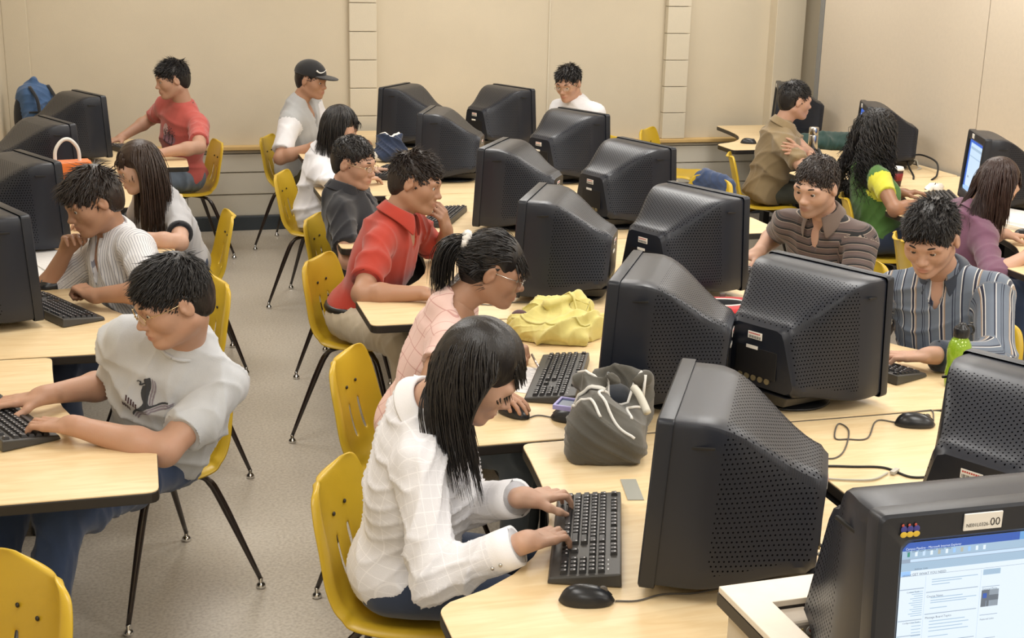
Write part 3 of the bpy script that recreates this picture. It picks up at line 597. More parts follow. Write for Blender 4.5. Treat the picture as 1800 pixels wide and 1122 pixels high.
# pilasters of single painted blocks
def pilaster(x0, x1, proud, name='trim_1'):
    root = bpy.data.objects.new(name, None); C.objects.link(root); root.location = ((x0+x1)/2, WALL_Y-proud/2, LZ); tag(root, kind='structure')
    z = 0; me = None; i = 0
    while z < ZC-LZ-.02:
        bb = MB(); hgt = min(.2032, ZC-LZ-z); bb.box((0, 0, hgt/2), (x1-x0, proud, hgt-.004)); bb.obj('block', M['block'], root, bevel=.004, loc=(0, 0, z)); z += .2032; i += 1
    return root
pilaster(1.49, 1.69, .035, 'trim_1'); pilaster(3.945, 4.135, .06, 'trim_2')
b = MB(); b.box((4.955, WALL_Y-.06, LZ+(ZC-LZ)/2), (.25, .12, ZC-LZ)); struct('trim_3', b, M['wall'], bevel=.004)
b = MB(); b.box((XL+.08, WALL_Y-.04, LZ+(ZC-LZ)/2), (.16, .08, ZC-LZ)); struct('trim_4', b, M['wall'], bevel=.004)
# lower wall: painted courses under the oak ledge
lw_ = bpy.data.objects.new('wall_lower', None); C.objects.link(lw_); lw_.location = (2.4, WALL_Y, 0); tag(lw_, kind='structure')
for z0, z1, pr in ((.10, .262, .000), (.262, .425, .006), (.425, .56, .012), (.56, .59, .004)):
    x = -.9-2.4
    while x < 3.2:
        x1 = min(x+1.2, 3.3); bb = MB(); bb.box(((x+x1)/2, .05-pr, (z0+z1)/2), (x1-x-.002, .16, z1-z0-.004)); bb.obj('course', M['lowwall'], lw_, bevel=.006); x = x1
b = MB(); b.box((2.03, WALL_Y-.005, LZ-.014), (5.8, .15, .028)); struct('trim_5', b, M['ledge'], bevel=.004)
b = MB(); b.box((2.03, WALL_Y-.045, .05), (5.8, .03, .10)); struct('baseboard_back', b, M['base'], bevel=.003)
# folding partition on the right, hung in tall panels
wr = bpy.data.objects.new('wall_right', None); C.objects.link(wr); wr.location = (XR, 4, 0); tag(wr, kind='structure')
ys = [-1.9, .3, 2.5, 4.82, 7.04, XF]
for y0, y1 in zip(ys[:-1], ys[1:]): bb = MB(); bb.box((.05, (y0+y1)/2-4, ZC/2), (.1, y1-y0-.008, ZC)); bb.obj('panel', M['panelwall'], wr, bevel=.002)
bb = MB(); bb.box((.06, -.45, ZC/2), (.06, 10.9, ZC)); bb.obj('core', M['seam'], wr)
b = MB(); b.box((XR+.03, XF+.03, ZC/2), (.07, .06, ZC)); struct('trim_6', b, M['jamb'], bevel=.003)
b = MB(); b.box((5.5, 9.4, ZC/2), (.1, .8, ZC)); struct('wall_recess', b, M['wall'])
# ------------------------------------------------------------------ desks
def rounded(poly, rad=.03, n=4):
    out = []; k = len(poly)
    for i in range(k):
        p, a, c = (Vector((*poly[j % k], 0)) for j in (i, i-1, i+1)); d1 = (a-p); d2 = (c-p); r = min(rad, d1.length*.45, d2.length*.45)
        if d1.angle(d2) > 2.7: out.append((p.x, p.y)); continue
        p1 = p+d1.normalized()*r; p2 = p+d2.normalized()*r
        for t in range(n+1):
            t /= n; q = p1*(1-t)**2+p*2*t*(1-t)+p2*t*t; out.append((q.x, q.y))
    return out
def offs(poly, d):
    """shrink a counter-clockwise outline by d"""
    k = len(poly); out = []
    for i in range(k):
        a, p, c = (Vector((*poly[j % k], 0)) for j in (i-1, i, i+1)); e1 = (p-a).normalized(); e2 = (c-p).normalized(); n = Vector((-(e1+e2).y, (e1+e2).x, 0))
        n = n.normalized() if n.length > 1e-6 else Vector((-e1.y, e1.x, 0)); out.append((p.x+n.x*d, p.y+n.y*d))
    return out
TZ = .73
def desk(label, x0, y0, y1, xe, side=1, skew=0, near_w=.37, back=.42, group=None, bev=0):
    """side=1: the user sits at the left end (low x); the near arm reaches x0, the curved cut runs back to x0+back at y1"""
    D = y1-y0; w = abs(xe-x0); s = side
    curve = [(0, near_w)]+[(x_*back/.42, near_w+y_*(D-near_w)/.86) for x_, y_ in ((.03, .03), (.12, .07), (.19, .12), (.255, .19), (.30, .26), (.345, .36), (.375, .47), (.395, .60), (.41, .74))]
    P = [(0, 0), (w, 0), (w, D)]+([(back+.03, D), (back, D-.10)] if bev else [(back, D)])+curve[::-1]
    P = [(x0+s*x+skew*y*s*0, y0+y) for x, y in P]
    if s < 0: P = P[::-1]
    P = rounded(P, .035); ar = sum(P[i][0]*P[(i+1) % len(P)][1]-P[(i+1) % len(P)][0]*P[i][1] for i in range(len(P)))
    if ar < 0: P = P[::-1]
    cx, cy = x0+s*w/2, (y0+y1)/2; L = [(x-cx, y-cy) for x, y in P]
    root = empty('computer_desk', label, 'desk', (cx, cy, 0), group='maple-topped computer desks')
    b = MB(); b.prism(offs(L, .003), TZ-.012, TZ); b.obj('desktop', M['maple'], root, bevel=.0015)
    b = MB(); b.prism(offs(L, .0015), TZ-.032, TZ-.0025); b.obj('edge_band', M['edge'], root, bevel=.004)
    for lx in (w*.5-.12, -w*.5+back+.16):
        b = MB(); xx = s*lx; b.box((xx, .0, .37), (.05, .07, .66)); b.box((xx, 0, .02), (.06, D*.62, .04)); b.box((xx, 0, .685), (.05, D*.7, .02)); b.obj('leg', M['black'], root, bevel=.004)
    b = MB(); b.box((s*(w*.5-.02), 0, .50), (.015, D-.1, .36)); b.obj('modesty_panel', M['black'], root)
    return root
# ------------------------------------------------------------------ chairs
def chair_proto():
    root = empty('shell_chair', 'x', 'chair', group='yellow shell chairs'); prof = [(-.245, .755), (-.235, .735), (-.222, .69), (-.205, .62), (-.192, .56), (-.178, .51), (-.155, .468), (-.12, .443), (-.07, .431), (0, .428), (.07, .432), (.13, .438), (.175, .437), (.20, .428), (.212, .412)]
    P = spline([(x, 0, z) for x, z in prof], 3); n = len(P); G = []; hw = []
    for i, p in enumerate(P):
        t = i/(n-1)
        w = np.interp(t, [0, .035, .08, .16, .3, .45, .55, .8, .93, 1], [.085, .135, .162, .185, .203, .215, .218, .212, .200, .180]); hw.append(w); row = []
        tan = (P[min(i+1, n-1)]-P[max(i-1, 0)]).normalized(); nrm = Vector((-tan.z, 0, tan.x)); nrm = nrm if nrm.z > 0 or nrm.x > 0 else -nrm
        for j in range(25):
            v = -1+2*j/24; a = abs(v); cup = .034*a**2.2 if t < .5 else .024*a**2.4
            q = p+Vector((0, v*w, 0))+nrm*cup
            if a > .93: q = q-nrm*.022*(a-.93)/.07+Vector((0, .006*math.copysign(1, v), 0))
            row.append(q)
        G.append(row)
    for row in (G[0],):
        for q in row: q.x -= .016; q.z -= .010
    b = MB(); vs_ = [q for r_ in G for q in r_]; fs = []
    for i in range(n-1):
        for j in range(24):
            v = -1+2*(j+.5)/24; z = (G[i][j].z+G[i+1][j].z)/2
            if i < n*.5 and .495 < z < .60 and .17 < abs(v) < .25: continue
            fs.append((i*25+j, (i+1)*25+j, (i+1)*25+j+1, i*25+j+1))
    b.add(vs_, fs); b.obj('shell', M['yellow'], root, True, solid=.007, sub=1)
    for sy in (-1, 1):
        b = MB(); b.ell((-.208, sy*.042, .655), (.004, .006, .006), 8, 6); b.obj('screw', M['edge'], root, True)
    for sx in (-1, 1):
        for sy in (-1, 1):
            foot = (sx*.235-.015, sy*.235, .03); b = MB(); b.tube(spline([(-.02, sy*.05, .408), (sx*.07-.015, sy*.13, .405), (sx*.105-.015, sy*.152, .385), (sx*.14-.015, sy*.172, .31), foot], 6), [.0105]*13+[.0125]*6+list(np.linspace(.0125, .0075, 6)), 10); lg = b.obj('leg', M['tube'], root, True)
            b = MB(); b.lathe([(.006, .036), (.008, .034), (.007, .022), (.012, .016), (.016, .010), (.016, .003), (.012, .0)], 14, c=(foot[0], foot[1], 0)); b.obj('foot_glide', M['chrome'], lg, True)
    b = MB(); b.box((-.02, 0, .412), (.10, .2, .012)); b.obj('seat_bracket', M['tube'], root, bevel=.003)
    return root
# ------------------------------------------------------------------ monitors
def interp(x, xs, ys_): return float(np.interp(x, xs, ys_))
def sm(a, b_, x): t = min(max((x-a)/(b_-a), 0), 1); return t*t*(3-2*t)
def monitor_section(x):
    """half width at top, half width at bottom, z top, z bottom at distance x behind the face"""
    k = sm(.06, .36, x); wt = .215-.106*k; wb = .215-.070*sm(.10, .37, x)
    zt = .395-.128*sm(.09, .36, x); zb = .03+.030*sm(.10, .34, x); return wt, wb, zt, zb
def monitor_proto():
    root = empty('crt_monitor', 'x', 'monitor', group='charcoal CRT monitors')
    b = MB(); xs = [.034, .05, .075, .10, .125, .15, .175, .20, .225, .25, .275, .30, .318, .334, .344, .352]; G = []; UV = []; VT = []
    tilt = lambda p: Vector((p[0]+(p[2]-.2)*.06, p[1], p[2]))
    for x in xs:
        wt, wb, zt, zb = monitor_section(x); e = sm(.332, .352, x); wt -= .012*e; wb -= .012*e; zt -= .012*e; zb += .01*e; ring = []; r = .014+.012*sm(.15, .35, x)
        def seg(p, q, m): return [(p[0]+(q[0]-p[0])*i/m, p[1]+(q[1]-p[1])*i/m) for i in range(m)]
        cr = .030*sm(.12, .3, x)         # crown of the top
        pts = seg((-wb+r, zb), (wb-r, zb), 4)+[(wb-r, zb), (wb-.3*r, zb+.3*r), (wb, zb+r)]+seg((wb, zb+r), (wt, zt-r), 8)[1:]+[(wt, zt-r), (wt-.3*r, zt-.3*r), (wt-r, zt)]+seg((wt-r, zt), (-wt+r, zt), 8)[1:]+[(-wt+r, zt), (-wt+.3*r, zt-.3*r), (-wt, zt-r)]+seg((-wt, zt-r), (-wb, zb+r), 8)[1:]+[(-wb, zb+r), (-wb+.3*r, zb+.3*r)]
        s_ = 0; pr = None; us = []
        for q in pts:
            if pr is not None: s_ += math.hypot(q[0]-pr[0], q[1]-pr[1])
            us.append((x*1.06, q[0] if abs(q[1]-zt) < r*.5 else q[1]*1.0)); pr = q
            ring.append(tilt((x, q[0], q[1])))
            VT.append(1.0 if (x > .145 and x < .335 and q[1] > zb+r*1.2) else 0.0)
        G.append(ring); UV.append(us)
    n = len(G[0]); b.grid(G, True); b.f += [tuple((len(G)-1)*n+j for j in range(n))]; b.m += [0]; me = b.mesh('housing', [M['housing']], False)
    uvl = me.uv_layers.new(name='UVMap'); F = [u for r_ in UV for u in r_]; lp = np.array([l.vertex_index for l in me.loops]); uvl.data.foreach_set('uv', np.array(F)[lp].ravel())
    va = me.attributes.new('vent', 'FLOAT', 'POINT'); va.data.foreach_set('value', np.array(VT, dtype=np.float32))
    for p in me.polygons: p.use_smooth = True
    me.update(); ho = link('housing', me, root); ho.modifiers.new('split', 'EDGE_SPLIT').split_angle = R(34)
    # face frame and tube
    W, Z0, Z1 = .220, .025, .400; b = MB(); sw, s0, s1 = .178, .075, .355
    def rr(hw, z0, z1, x, r=.012): 
        o = []
        for cy, cz, a0 in ((hw-r, z0+r, -90), (hw-r, z1-r, 0), (-hw+r, z1-r, 90), (-hw+r, z0+r, 180)):
            for t in range(4): q = R(a0+t*30); o.append(tilt((x, cy+math.cos(q)*r, cz+math.sin(q)*r)))
        return o
    b.grid([rr(W-.001, Z0+.001, Z1-.001, .0345), rr(W, Z0, Z1, .032), rr(W, Z0, Z1, .004), rr(W-.004, Z0+.004, Z1-.004, 0), rr(sw+.006, s0-.006, s1+.006, .001), rr(sw, s0, s1, .008, .02), rr(sw-.004, s0+.004, s1-.004, .014, .02)], True)
    b.obj('bezel', M['bezel'], root, True).modifiers.new('split', 'EDGE_SPLIT').split_angle = R(35)
    b = MB(); b.add(rr(sw, s0, s1, .0125, .018), [tuple(range(16))[::-1]]); sc_ = b.obj('screen', M['dark'], root)
    b = MB()
    for y in (-.03, -.01, .01, .03): b.box(tilt((.0, y, .045)), (.006, .010, .006))
    b.obj('button', M['bezel'], root, bevel=.001)
    for s in (-1, 1):
        b = MB(); mx = Matrix.Rotation(R(9)*s, 3, 'Z')@Matrix.Rotation(R(-6), 3, 'Y'); b.box(tilt((.090, s*.2135, .345)), (.066, .006, .0062), mx); b.obj('side_slot', M['dark'], root, bevel=.0015)
    b = MB(); b.box(tilt((.3535, 0, .145)), (.003, .150, .085)); b.obj('rear_panel', M['rear'], root, bevel=.001)
    b = MB()
    for i, y in enumerate((-.055, -.03, -.005, .02, .045)): b.lathe([(.009, 0), (.009, .005), (.006, .005)], 10, mx=Matrix.Rotation(R(90), 3, 'Y'), c=tilt((.354, y, .095)))
    b.obj('port', M['cavity'], root, False)
    st = MB(); st.box(tilt((.3545, -.005, .225)), (.0015, .052, .022)); so = st.obj('barcode_sticker', M['label'], root, bevel=.001)
    st = MB()
    for i in range(15): st.box(tilt((.3556, -.027+i*.003, .220)), (.0004, .0011+(i*7 % 3)*.0005, .008))
    st.obj('barcode', M['barcode'], so); st = MB()
    for i in range(8): st.box(tilt((.3556, -.025+i*.0052, .2305)), (.0004, .0034, .0038))
    st.obj('red_digits', M['redink'], so)
    st = MB(); st.box(tilt((.3545, -.015, .188)), (.0015, .042, .010)); st.obj('serial_sticker', M['label'], root)
    # underside skirt, tilt-swivel base
    b = MB(); b.add([(.12, -.15, .034), (.12, .15, .034), (.35, -.12, .062), (.35, .12, .062), (.15, -.12, .022), (.15, .12, .022), (.33, -.095, .024), (.33, .095, .024)], [(0, 2, 3, 1), (4, 5, 7, 6), (0, 1, 5, 4), (2, 6, 7, 3), (0, 4, 6, 2), (1, 3, 7, 5)]); b.obj('cable_skirt', M['rear'], root, bevel=.004)
    b = MB(); b.lathe([(.125, 0), (.130, .004), (.128, .009), (.10, .014), (.07, .022), (.065, .034)], 40, c=(.19, 0, 0)); b.obj('swivel_base', M['mouse'], root, True)
    for y, dy in ((.03, .05), (-.02, -.04)):
        b = MB(); b.tube(spline([(.35, y, .06), (.375, y, .045), (.385, y+dy*.4, .012), (.40, y+dy, .006), (.37, y+dy*2.2, .005)], 5), .0042, 6); b.obj('cable', M['cordb'] if dy > 0 else M['cordw'], root, True)
    return root
def place(proto, used, label, x, y, deg, z=0, group=None, cat=None):
    o = proto if not used[0] else copy_tree(proto); used[0] = True; o.location = (x, y, z); o.rotation_euler = (0, 0, R(deg)); o['label'] = label
    if group: o['group'] = group
    return o
# ------------------------------------------------------------------ keyboards and mice
def key_layout():
    """(x along the long side, row depth, width) in key units"""
    K = []; x = 0
    for i, g0 in enumerate((0, 2, 3, 4, 5, 6.5, 7.5, 8.5, 9.5, 11, 12, 13, 14)): K.append((g0, 0, 1))
    for r_, ws in ((1.3, [1]*13+[2]), (2.3, [1.5]+[1]*12+[1.5]), (3.3, [1.75]+[1]*11+[2.25]), (4.3, [2.25]+[1]*10+[2.75]), (5.3, [1.25]*3+[6.25]+[1.25]*4)):
        x = 0
        for w0 in ws: K.append((x, r_, w0)); x += w0
    for j in range(3): K.append((15.3+j, 0, 1)); K.append((15.3+j, 1.3, 1)); K.append((15.3+j, 2.3, 1)); K.append((15.3+j, 5.3, 1))
    K.append((16.3, 4.3, 1))
    for j in range(4): K.append((18.6+j, 1.3, 1))
    for r_ in (2.3, 3.3, 4.3):
        for j in range(3): K.append((18.6+j, r_, 1))
    K += [(21.6, 2.3, 1), (21.6, 3.3, 1), (21.6, 4.3, 1), (18.6, 5.3, 2), (20.6, 5.3, 1), (21.6, 5.3, 1)]
    return K
U = .0188
def key_mesh(w0):
    b = MB(); w = w0*U-.0022; d = U-.0022; b.add([(-d/2, -w/2, 0), (d/2, -w/2, 0), (-d/2, w/2, 0), (d/2, w/2, 0), (-d/2+.002, -w/2+.0025, .008), (d/2-.0035, -w/2+.0025, .0085), (-d/2+.002, w/2-.0025, .008), (d/2-.0035, w/2-.0025, .0085)], [(0, 2, 3, 1), (4, 5, 7, 6), (0, 1, 5, 4), (2, 6, 7, 3), (0, 4, 6, 2), (1, 3, 7, 5)])
    b.cur = 1; b.add([(.001, -w/2+.004, .00865), (.005, -w/2+.004, .0087), (.001, -w/2+.0085, .00865), (.005, -w/2+.0085, .0087)], [(0, 1, 3, 2)]); return b
KEYM = {}
def keyboard(label, x, y, deg, detail=True, group=None):
    """local +x points away from the typist; long side along y"""
    root = empty('keyboard', label, 'keyboard', (x, y, TZ), R(deg), 'black computer keyboards'); D, W = .158, .452; dz = lambda xx: .017+(xx+D/2)*.105
    b = MB(); b.add([(-D/2, -W/2, .002), (D/2, -W/2, .002), (-D/2, W/2, .002), (D/2, W/2, .002), (-D/2+.004, -W/2+.003, .014), (D/2-.003, -W/2+.003, dz(D/2)-.002), (-D/2+.004, W/2-.003, .014), (D/2-.003, W/2-.003, dz(D/2)-.002)], [(0, 2, 3, 1), (4, 5, 7, 6), (0, 1, 5, 4), (2, 6, 7, 3), (0, 4, 6, 2), (1, 3, 7, 5)]); b.obj('case', M['kbtop'] if detail else M['kb'], root, bevel=.003)
    all_ = MB()
    for kx, ky, kw in key_layout():
        yy = W/2-.011-(kx+kw/2)*U*1.005; xx = D/2-.018-ky*U*1.06; 
        if detail:
            if kw not in KEYM: KEYM[kw] = key_mesh(kw).mesh('key', [M['key'], M['keytext']])
            o = link('key', KEYM[kw], root, (xx, yy, dz(xx)-.0035)); o.rotation_euler = (0, -.1, 0)
        else:
            q = key_mesh(kw); all_.cur = 0; n = len(all_.v); all_.v += [(vx+xx, vy+yy, vz+dz(xx)-.0035) for vx, vy, vz in q.v]; all_.f += [tuple(i+n for i in f) for f in q.f]; all_.m += q.m
    if not detail: tag(all_.obj('keys', [M['key'], M['keytext']], root), kind='stuff')
    if detail:
        b = MB()
        for i in range(3): b.box((D/2-.030, -W/2+.030+i*.022, dz(D/2-.03)-.0015), (.003, .008, .001))
        b.obj('indicator_marks', M['keytext'], root)
    return root
def mouse(label, x, y, deg, cordpts=None, cordlabel=None, group=None):
    root = empty('mouse', label, 'mouse', (x, y, TZ), R(deg), 'computer mice on the desks'); G = []
    for t in np.linspace(-1, 1, 15):
        xx = t*.058; w = .0285*(1-abs(t)**3.2)**.5*(1+.06*math.cos(t*3)); h = .036*(1-abs(t)**2.6)**.6*(1-.14*t); w = max(w, .002); h = max(h, .003)
        G.append([(xx, math.cos(q)*w, .004+max(math.sin(q), -.12)*h) for q in np.linspace(0, 2*math.pi, 21)[:-1]])
    b = MB(); b.grid(G, True); b.obj('mouse_body', M['mouse'], root, True, sub=1)
    b = MB(); b.tube([(.052, 0, .018), (.040, 0, .030), (.022, 0, .0372)], .0009, 5); b.obj('button_split', M['dark'], root)
    b = MB(); b.lathe([(.008, -.003), (.010, -.001), (.010, .001), (.008, .003)], 14, mx=Matrix.Rotation(R(90), 3, 'X'), c=(.033, 0, .028)); b.obj('scroll_wheel', M['cord'], root, True)
    if cordpts:
        b = MB(); b.tube([Vector((px_-x, py_-y, pz-TZ)) for px_, py_, pz in spline([(p[0], p[1], TZ+(p[2] if len(p) > 2 else .0028)) for p in cordpts], 8)], .0022, 6); o = b.obj('cord', M['cord'], root, True)
        o.matrix_local = Matrix.Rotation(-R(deg), 4, 'Z')
    return root
# ------------------------------------------------------------------ desks in place
DG = 'computer desks'
Ls = [1.99, 3.235, 4.455, 5.71, 6.98, 8.30, 9.60]
Lx = [.53, .66, .75, .83, .91, .97]; Mx = [1.60, 1.70, 1.80, 1.90, 1.97, 2.03]; Rx = [2.70, 2.80, 2.90, 3.0, 3.05, 3.10]
Ln = ['front desk under the nearest large monitor and its keyboard', 'desk with the yellow bag behind the typing woman in white', 'desk under the forearm of the man in the red polo', 'desk beside the man in the dark shirt', 'desk beside the woman in the white blouse', 'desk by the back wall beside the man in the black cap']
Rn = ['desk with the loose mouse and tangled cords', 'desk with the green bottle in front of the blue-striped man', 'desk with the red case in front of the brown-striped man', 'desk whose right end shows behind the brown-striped man', 'desk of the middle island beside the denim jacket chair', 'desk by the back wall in front of the man in a white T-shirt']
for i in range(6):
    desk('maple-topped corner '+Ln[i], Lx[i], Ls[i]+.004, Ls[i+1]-.004, Mx[i]-.004, 1)
    desk('maple-topped corner '+Rn[i], Rx[i], Ls[i]+.004, Ls[i+1]-.004, Mx[i]+(.004 if i else .05), -1, bev=1)
for y0, y1, tx, lb in ((3.10, 4.30, 0.0, 'nearest desk of the left row, under the typing man in the pale T-shirt'), (4.30, 5.60, .06, 'desk of the left row under the elbows of the man resting his chin'), (5.60, 6.85, .12, 'desk of the left row beside the long-haired woman in grey'), (6.85, 8.10, .20, 'unoccupied desk of the left row behind the orange bag'), (8.10, 9.35, .27, 'farthest desk of the left row, under the arms of the man in red')):
    desk('maple-topped '+lb, tx, y0+.004, y1-.004, -.845, -1, near_w=.33, back=.31)
for y0, y1, tx, lb in ((4.62, 5.87, 3.62, 'nearest desk along the partition, beside the woman in purple'), (5.87, 7.10, 3.80, 'desk along the partition under the hands of the curly-haired woman'), (7.10, 8.33, 3.86, 'desk along the partition with the steel flask'), (8.33, 9.60, 3.93, 'farthest desk along the partition, tapering tip towards the back wall')):
    desk('maple-topped '+lb, tx, y0+.004, y1-.004, 4.90, 1, near_w=.27, back=.43)
# ------------------------------------------------------------------ chairs
cp = chair_proto(); used = [False]; CG = None
for lb, x, y, a in (('yellow shell chair nearest the middle desks, under the woman in the white shirt', .62, 2.99, -27), ('yellow shell chair under the woman with the ponytail', .80, 3.96, -28), ('yellow shell chair under the man in the red polo', .885, 5.34, -32), ('yellow shell chair edge behind the man in the dark shirt', .99, 6.24, -25),
        ('yellow shell chair under the woman in the white blouse', .98, 7.58, -22), ('yellow shell chair by the back wall under the man in the black cap', 1.04, 9.12, -24), ('yellow shell chair by the back wall under the man in the red T-shirt', .27, 8.96, 190),
        ('yellow shell chair behind the long-haired woman in grey', .17, 6.47, 184), ('yellow shell chair behind the man in the striped white shirt', .04, 5.08, 196), ('yellow shell chair under the man in the pale grey T-shirt', -.03, 4.07, 208), ('empty yellow shell chair cut off by the lower left corner of the photo', -.46, 2.58, 212),
        ('empty yellow shell chair facing away by the back wall ledge', 3.84, 9.16, -43), ('yellow shell chair under the man in khaki with crossed arms', 3.97, 7.92, -20), ('yellow shell chair under the curly-haired woman', 3.95, 6.38, -22), ('yellow shell chair under the woman in the purple shirt', 3.66, 5.34, -20),
        ('yellow shell chair under the brown-striped man', 2.80, 4.95, 202), ('yellow shell chair under the blue-striped man', 2.76, 3.97, 205), ('yellow shell chair with a blue denim jacket over its back', 3.03, 7.04, 202), ('yellow shell chair under the man in the white T-shirt behind the monitors', 3.08, 8.86, 205)):
    place(cp, used, lb, x, y, a)
# ------------------------------------------------------------------ monitors
mp_ = monitor_proto(); used = [False]
MONS = [('nearest big charcoal CRT monitor facing the woman in the white shirt', 1.055, 2.50, -29), ('charcoal CRT monitor behind the grey bag, facing the ponytailed woman', 1.345, 3.60, -30), ('charcoal CRT monitor beside the ponytailed woman\'s head, facing the red polo man', 1.42, 4.84, -27), ('charcoal CRT monitor right of the red polo man\'s head', 1.61, 6.15, -31),
    ('charcoal CRT monitor behind the crumpled blue and black bag', 1.57, 7.52, -22), ('charcoal CRT monitor by the back wall facing the man in the cap', 1.65, 8.93, -36),
    ('charcoal CRT monitor at the right edge showing its stickered back', 2.0, 2.43, 207), ('charcoal CRT monitor with perforated top in front of the blue-striped man', 2.02, 3.51, 205), ('charcoal CRT monitor seen from behind, in front of the brown-striped man', 2.18, 4.79, 201), ('charcoal CRT monitor seen from behind, left of the denim jacket', 2.42, 6.08, 197),
    ('charcoal CRT monitor seen from behind, in front of the white T-shirt man\'s chest', 2.53, 7.38, 202), ('charcoal CRT monitor seen from behind, left of the white T-shirt man', 2.50, 8.79, 202),
    ('charcoal CRT monitor in front of the man in the red T-shirt', -.27, 8.55, 205), ('charcoal CRT monitor behind the white handle of the orange bag', -.39, 7.25, 204), ('charcoal CRT monitor in front of the long-haired woman in grey', -.41, 6.00, 206), ('charcoal CRT monitor at the left edge beside the chin-resting man', -.45, 4.85, 204),
    ('charcoal CRT monitor half hidden by the khaki man\'s head', 4.50, 8.90, -24), ('charcoal CRT monitor with a lit screen behind the curly-haired woman', 4.46, 7.60, -24), ('charcoal CRT monitor with a lit page beside the purple-shirted woman', 4.31, 6.16, -23)]
mobj = []
for lb, x, y, a in MONS: mobj.append(place(mp_, used, lb, x, y, a, TZ))
tiltm = Matrix(((1, 0, .06, -.012), (0, 1, 0, 0), (0, 0, 1, 0), (0, 0, 0, 1)))
def emis(name, col, s=1): return mat(name, (.02, .02, .02), .4, emis=(col, s))
EM = dict(page=emis('screen_pale', (.62, .80, 1.0), .98), white=emis('screen_white', (.80, .91, 1.0), 1.0), bar=emis('screen_bar', (.42, .60, .78), .9), title=emis('screen_title', (.03, .12, .52), .9), titler=emis('screen_title_right', (.16, .42, .80), .9), grey=emis('screen_grey', (.36, .47, .62), .8), dark=emis('screen_text', (.05, .10, .20), .7), sky=emis('screen_sky', (.34, .60, 1.0), 1.0), blue=emis('screen_blue', (.03, .13, .62), 1.0), yel=emis('screen_yellow', (.6, .6, .5), .8), green=emis('screen_green', (.05, .4, .3), .7), pic=emis('screen_photo', (.16, .20, .25), .8), pic2=emis('screen_photo_light', (.35, .42, .5), .8))
def lit_screen(o, items, texts):
    """items: (u0, v0, u1, v1, colour) on a page that is 0..1 across and 0..1 down; built as thin tiles over the tube face"""
    W, S0, S1 = .174, .079, .351; keys = list(EM); b = MB(); bt = MB()
    P = lambda u, v, d: tiltm@Vector((.0118-d, W-2*W*u, S1-(S1-S0)*v))
    for k, (u0, v0, u1, v1, c) in enumerate(items):
        b.cur = keys.index(c); d = .0002+.00006*k; b.add([P(u0, v0, d), P(u0, v1, d), P(u1, v1, d), P(u1, v0, d)], [(0, 1, 2, 3)])
    for u, v, s, body, c in texts:
        bt.cur = keys.index(c); o_ = P(u, v, .0035); mx = Matrix(((0, .06, 0, o_.x), (-1, 0, 0, o_.y), (0, 1, 0, o_.z), (0, 0, 0, 1))); text_mesh(bt, body, s, mx)
    sc_ = [c for c in o.children if c.name.startswith('screen')][0]
    b.obj('screen_page', [EM[k] for k in keys], sc_)
    if texts: tag(bt.obj('screen_lettering', [EM[k] for k in keys], sc_), kind='stuff')
pg = [(0, 0, 1, 1, 'sky'), (.0, .0, 1, .05, 'blue'), (.0, .05, .10, .95, 'blue'), (.12, .06, .97, .90, 'page'), (.14, .12, .95, .17, 'bar'), (.14, .3, .9, .32, 'bar'), (.2, .7, .3, .74, 'grey'), (0, .93, 1, 1, 'sky')]
lit_screen(mobj[18], pg, []); lit_screen(mobj[17], [(0, 0, 1, 1, 'blue'), (.1, .1, .9, .8, 'sky')], [])
for i in (16, 17, 18): 
    b = MB(); b.box(tiltm@Vector((-.002, .06, .378)), (.003, .05, .024)); b.obj('face_sticker', M['label'], mobj[i], bevel=.001)
# ------------------------------------------------------------------ lectern at the front with its monitor
lec = empty('lectern', 'pale laminate lectern with a recessed tray at the lower right of the photo', 'lectern', (1.3, 1.5, 0), R(2)); b = MB()
LM = mat('lectern_laminate', (.80, .72, .60), .4, bump=.1, bscale=200, var=.03, vscale=30); LG = mat('lectern_body', (.58, .50, .38), .5)
x0, x1, y0, y1, zt = -.345, .62, .12, .445, .95
b.prism([(x0, y0), (x0+.064, y0), (x0+.064, y1-.078), (x1, y1-.078), (x1, y1), (x0, y1)], zt-.012, zt); b.obj('top_frame', LM, lec, bevel=.0015)
b = MB(); b.prism([(x0-.001, y0), (x0+.064, y0), (x0+.064, y1-.078), (x1, y1-.078), (x1, y1+.001), (x0-.001, y1+.001)], zt-.036, zt-.013); b.obj('edge_band', M['edge'], lec)
b = MB(); b.box((x0+.02, .0, .455), (.02, .84, .91)); b.obj('side_panel', LG, lec); b = MB(); b.box((.15, y1-.025, .455), (.93, .02, .91)); b.obj('back_panel', LG, lec)
b = MB(); b.box((x0+.066, .0, .895), (.004, .70, .08)); b.box((.2, y1-.080, .895), (.80, .004, .10)); b.obj('tray_wall', LG, lec); b = MB(); b.box((.17, 0, .864), (.92, .84, .016)); b.obj('tray_floor', LG, lec)
TF = .872
pr = empty('printer', 'small beige desktop device with round flag sticker sunk in the lectern tray', 'printer', (1.035, 1.815, TF), R(2)); BG = mat('beige_plastic', (.42, .36, .29), .5, bump=.2, bscale=500)
b = MB(); b.box((0, .015, .032), (.075, .055, .064)); b.obj('casing', BG, pr, bevel=.006); b = MB(); b.box((-.012, -.013, .045), (.03, .002, .014)); b.obj('gold_sticker', M['gold'], pr)
b = MB(); b.lathe([(.0085, 0), (.0085, .001)], 18, mx=Matrix.Rotation(R(90), 3, 'X'), c=(.018, -.0125, .047)); fs_ = b.obj('round_sticker', M['label'], pr); b = MB()
b.prism([(0, .005), (.0012, .002), (.004, .0025), (.003, -.001), (.001, -.003), (0, -.005), (-.001, -.003), (-.003, -.001), (-.004, .0025), (-.0012, .002)], 0, .0006)
mo = b.obj('leaf_emblem', M['redink'], fs_); mo.matrix_local = Matrix.Translation((.018, -.0137, .047))@Matrix.Rotation(R(90), 4, 'X')
